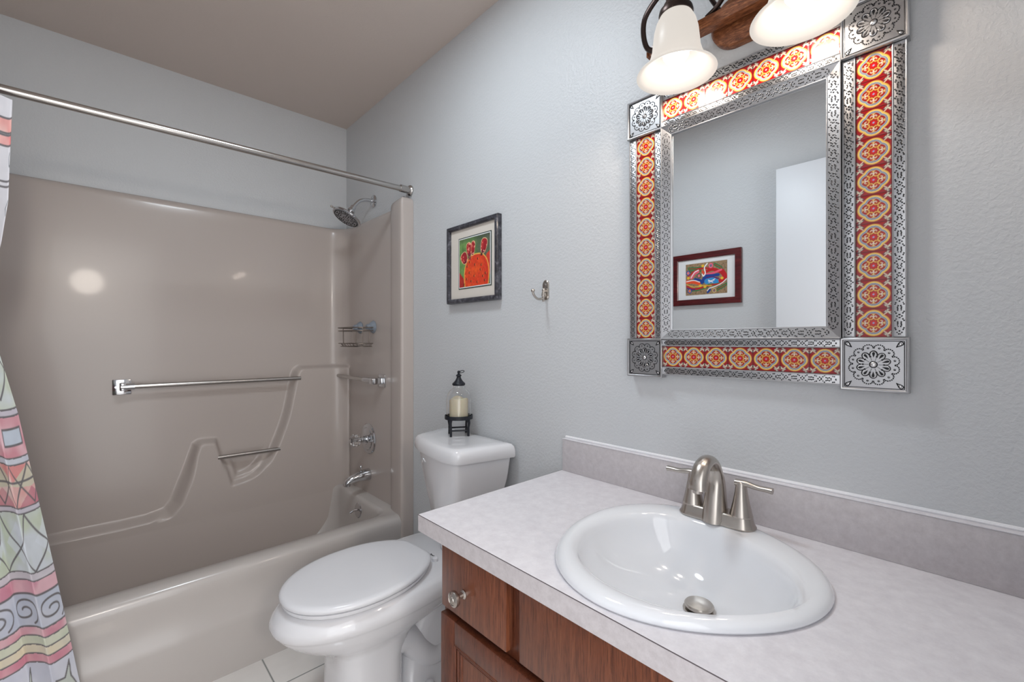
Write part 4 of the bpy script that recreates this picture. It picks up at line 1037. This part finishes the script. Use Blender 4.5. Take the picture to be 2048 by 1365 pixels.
for s_ in (-1, 1):
    hx = FX + s_ * 0.051
    hb = MB().lathe([(0.0225, 0.0235), (0.0225, 0.0245), (0.0215, 0.028), (0.0165, 0.050), (0.0125, 0.072), (0.0108, 0.086), (0.0105, 0.094), (0.007, 0.0965)], (hx, FY, FZ), (0, 0, 1), 32)
    rr_ = []
    pl = bez([(hx - s_ * 0.011, FY, FZ + 0.0915), (hx + s_ * 0.008, FY - 0.001, FZ + 0.093), (hx + s_ * 0.030, FY - 0.002, FZ + 0.090), (hx + s_ * 0.050, FY - 0.003, FZ + 0.090), (hx + s_ * 0.060, FY - 0.003, FZ + 0.0895)], 6)
    for k, p in enumerate(pl):
        q_ = k / (len(pl) - 1); wy = float(np.interp(q_, [0, .3, .7, 1], [.0095, .0085, .0075, .0085])); wz = float(np.interp(q_, [0, .25, .6, 1], [.0072, .0062, .0052, .0064]))
        rr_.append([(p[0], p[1] + wy * cos(a), p[2] + wz * sin(a)) for a in [2 * pi * j / 16 for j in range(16)]])
    hb.loft(rr_, True, True, True); hb.build('handle', M_nickel, fct, ang=50)

# cabinet
cab = thing('vanity_cabinet', 'dark-stained oak vanity cabinet under the countertop', 'cabinet', (2.2, -0.27, 0))
BX0, BX1, BYF, BT = 1.742, 2.664, -0.497, 0.735
body = MB().box(BX0, BX0 + 0.016, BYF + 0.019, -0.002, 0.0, BT).box(BX1 - 0.016, BX1, BYF + 0.019, -0.002, 0, BT).box(BX0 + .016, BX1 - .016, -0.012, -0.002, 0.1, BT).box(BX0 + .016, BX1 - .016, BYF + .019, -0.012, 0.09, 0.105)
body.box(BX0, 1.775, BYF, BYF + 0.019, 0.09, BT).box(1.775, BX1, BYF, BYF + 0.019, 0.715, BT).box(1.775, BX1, BYF, BYF + 0.019, 0.555, 0.60).box(1.955, 2.025, BYF, BYF + 0.019, 0.60, 0.715).box(1.775, BX1, BYF, BYF + 0.019, 0.09, 0.125)
body.box(BX1 - 0.03, BX1, BYF, BYF + 0.019, 0.125, 0.715).box(2.2, 2.24, BYF, BYF + 0.019, 0.125, 0.555).box(BX0 + 0.01, BX1 - 0.01, BYF + 0.06, BYF + 0.075, 0.0, 0.09)
body.build('body', M_oakd, cab, smooth=False)
YD = BYF - 0.0005
d1 = MB().box(1.757, 1.971, YD - 0.019, YD, 0.588, 0.733, 0.002).build('drawer', M_oak, cab)
MB().lathe([(0.0095, 0), (0.0095, 0.003), (0.0062, 0.006), (0.0055, 0.014), (0.009, 0.019), (0.0155, 0.022), (0.0165, 0.026), (0.0155, 0.030), (0.011, 0.0325), (0.0105, 0.0315), (0.007, 0.0325), (0.0065, 0.0335), (0.001, 0.034)], (1.840, YD - 0.019, 0.645), (0, -1, 0), 32).build('knob', M_nickel, d1)
MB().box(2.006, 2.655, YD - 0.019, YD, 0.588, 0.733, 0.002).build('false_front', M_oak, cab)
def cabdoor(x0, x1, z0, z1):
    fw_ = 0.052
    d = MB().box(x0, x0 + fw_, YD - 0.019, YD, z0, z1, 0.003).box(x1 - fw_, x1, YD - 0.019, YD, z0, z1, 0.003).box(x0 + fw_, x1 - fw_, YD - 0.019, YD, z1 - fw_, z1, 0.003).box(x0 + fw_, x1 - fw_, YD - 0.019, YD, z0, z0 + fw_, 0.003)
    # beads
    for k, (dd_, yy) in enumerate(((0.0, 0.016), (0.007, 0.0125), (0.014, 0.010))):
        a0, a1, b0, b1 = x0 + fw_ + dd_, x1 - fw_ - dd_, z0 + fw_ + dd_, z1 - fw_ - dd_
        for p, q_ in (((a0, b0), (a1, b0)), ((a1, b0), (a1, b1)), ((a1, b1), (a0, b1)), ((a0, b1), (a0, b0))):
            d.tube([(p[0], YD - yy, p[1]), (q_[0], YD - yy, q_[1])], 0.0035, 8)
    o = d.build('door', M_oakd, cab)
    MB().box(x0 + fw_, x1 - fw_, YD - 0.010, YD - 0.002, z0 + fw_, z1 - fw_).build('door_panel', M_oak, o, smooth=False)
    kx = x1 - 0.026
    MB().lathe([(0.0095, 0), (0.0095, 0.003), (0.0062, 0.006), (0.0055, 0.014), (0.009, 0.019), (0.0165, 0.025), (0.011, 0.0325), (0.001, 0.034)], (kx, YD - 0.019, z1 - 0.06), (0, -1, 0), 24).build('knob', M_nickel, o)
cabdoor(1.752, 2.213, 0.105, 0.570)
cabdoor(2.225, 2.655, 0.105, 0.570)

# ------------------------------------------------------------------ folk art on the left wall (seen in the mirror)
fa = thing('folk_art_picture', 'mahogany-framed colourful folk art reflected in the mirror', 'picture', (1.51, YF, 1.54))
def fr2():
    mb = MB(); x0, x1, z0, z1 = 1.305, 1.697, 1.389, 1.690; w = 0.034
    def rect(d, y): return [(x0 + d, y, z0 + d), (x1 - d, y, z0 + d), (x1 - d, y, z1 - d), (x0 + d, y, z1 - d)]
    rs = [rect(d, y) for d, y in ((0, YF + .001), (0, YF + .018), (.004, YF + .020), (w - .003, YF + .019), (w, YF + .015), (w, YF + .001))]
    mb.loft(rs + [rs[0]], True).build('frame', M_mahog, fa, smooth=False)
    MB().box(x0 + w - .004, x1 - w + .004, YF + .002, YF + .010, z0 + w - .004, z1 - w + .004).build('mat_board', M_matw, fa, smooth=False)
fr2()
def folk():
    nx_, nz_ = 200, 130; u = np.linspace(0, 1.5, nx_); w_ = np.linspace(0, 1, nz_); U, V = np.meshgrid(u, w_)
    img = np.zeros(U.shape + (3,)); img[:] = lin((150, 122, 92)); put(img, np.clip((vnoise(U, V, 22, 7) - .5) * 3, 0, 1) * .6, (96, 76, 56)); put(img, np.clip((vnoise(U + 2, V, 40, 9) - .6) * 4, 0, 1) * .5, (186, 160, 126))
    def cu(pts, wd, c): put(img, np.clip((wd - segdist(U, V, [(p[0], p[1]) for p in bez([(a, b, 0) for a, b in pts], 6)])) / 0.010 + .5, 0, 1), c)
    G, RD, BL, PK, YL, PU, WH, TQ, OR = (28, 120, 70), (186, 24, 30), (26, 62, 140), (238, 92, 118), (232, 184, 54), (92, 34, 104), (238, 236, 236), (50, 140, 200), (232, 80, 40)
    def feather(pts, c):
        cu(pts, .045, c); cu(pts, .010, RD)
    feather([(.12, .86), (.35, .84), (.60, .84)], G); feather([(.15, .76), (.36, .74), (.55, .76)], G); feather([(1.08, .90), (1.28, .78), (1.34, .62)], G)
    feather([(.25, .16), (.50, .18), (.80, .24)], G); feather([(1.15, .12), (1.3, .18), (1.46, .26)], G)
    cu([(.10, .62), (.4, .78), (.75, .82), (1.1, .70)], .025, RD); cu([(.72, .70), (1.0, .76), (1.3, .64)], .05, RD); cu([(1.33, .66), (1.42, .50), (1.28, .38)], .08, RD)
    cu([(.22, .56), (.34, .70), (.46, .74)], .05, PK); cu([(.20, .56), (.33, .72), (.48, .78)], .015, WH)
    cu([(.70, .62), (1.0, .64), (1.30, .72)], .030, PK); cu([(.74, .575), (1.0, .57), (1.20, .575)], .045, BL); cu([(.72, .50), (.95, .52), (1.2, .46)], .022, PU)
    cu([(.36, .48), (.5, .44), (.62, .40), (.70, .52)], .065, BL); cu([(.05, .44), (.3, .42), (.5, .36)], .055, OR); cu([(.03, .45), (.3, .47), (.52, .40)], .014, WH)
    cu([(.78, .40), (.98, .42), (1.12, .36)], .085, TQ); cu([(.84, .44), (1.0, .36)], .012, WH); cu([(.84, .40), (1.05, .42)], .010, WH); cu([(.86, .36), (1.08, .46)], .01, WH); cu([(.84, .28), (1.1, .28), (1.25, .30)], .035, G)
    cu([(.80, .96), (.70, .84), (.73, .66), (.66, .58), (.62, .64)], .020, WH); cu([(.66, .66), (.62, .74)], .03, OR)
    cu([(.04, .30), (.3, .20), (.62, .22), (1.0, .28), (1.3, .30), (1.47, .46)], .022, RD); cu([(.04, .36), (.3, .26), (.62, .28), (.95, .26)], .012, YL); cu([(.05, .24), (.22, .18), (.35, .18)], .022, PU)
    cu([(.80, .10), (.88, .18), (1.0, .20), (1.3, .30), (1.47, .42)], .013, WH); cu([(.82, .06), (.90, .13)], .035, BL)
    for x, y, c1, c2 in ((.93, .88, PK, BL), (.09, .72, BL, PK), (.50, .60, (60, 60, 50), PK), (.15, .14, BL, OR), (1.05, .10, (190, 160, 90), PU)):
        R = np.hypot(U - x, V - y); TH = np.arctan2(V - y, U - x); put(img, np.clip((0.085 + .012 * np.cos(12 * TH) - R) / .012, 0, 1), c1); put(img, np.clip((0.055 - R) / .012, 0, 1) * (R > .045), WH); put(img, np.clip((0.045 - R) / .01, 0, 1), c2); put(img, np.clip((0.018 - R) / .01, 0, 1), YL)
    for x, y in ((.64, .90), (.10, .56), (1.32, .46), (.55, .28), (.72, .24)): put(img, np.clip((1 - np.hypot((U - x) / .06, (V - y) / .045)) * 6, 0, 1), YL)
    X = 1.385 + (1.622 - 1.385) * U / 1.5; Z = 1.448 + (1.632 - 1.448) * V
    painted_grid('print', X, np.full(U.shape, YF + .0108), Z, img, M_print, fa)
folk()

for o in bpy.data.objects:
    if '_o' in o: del o['_o']
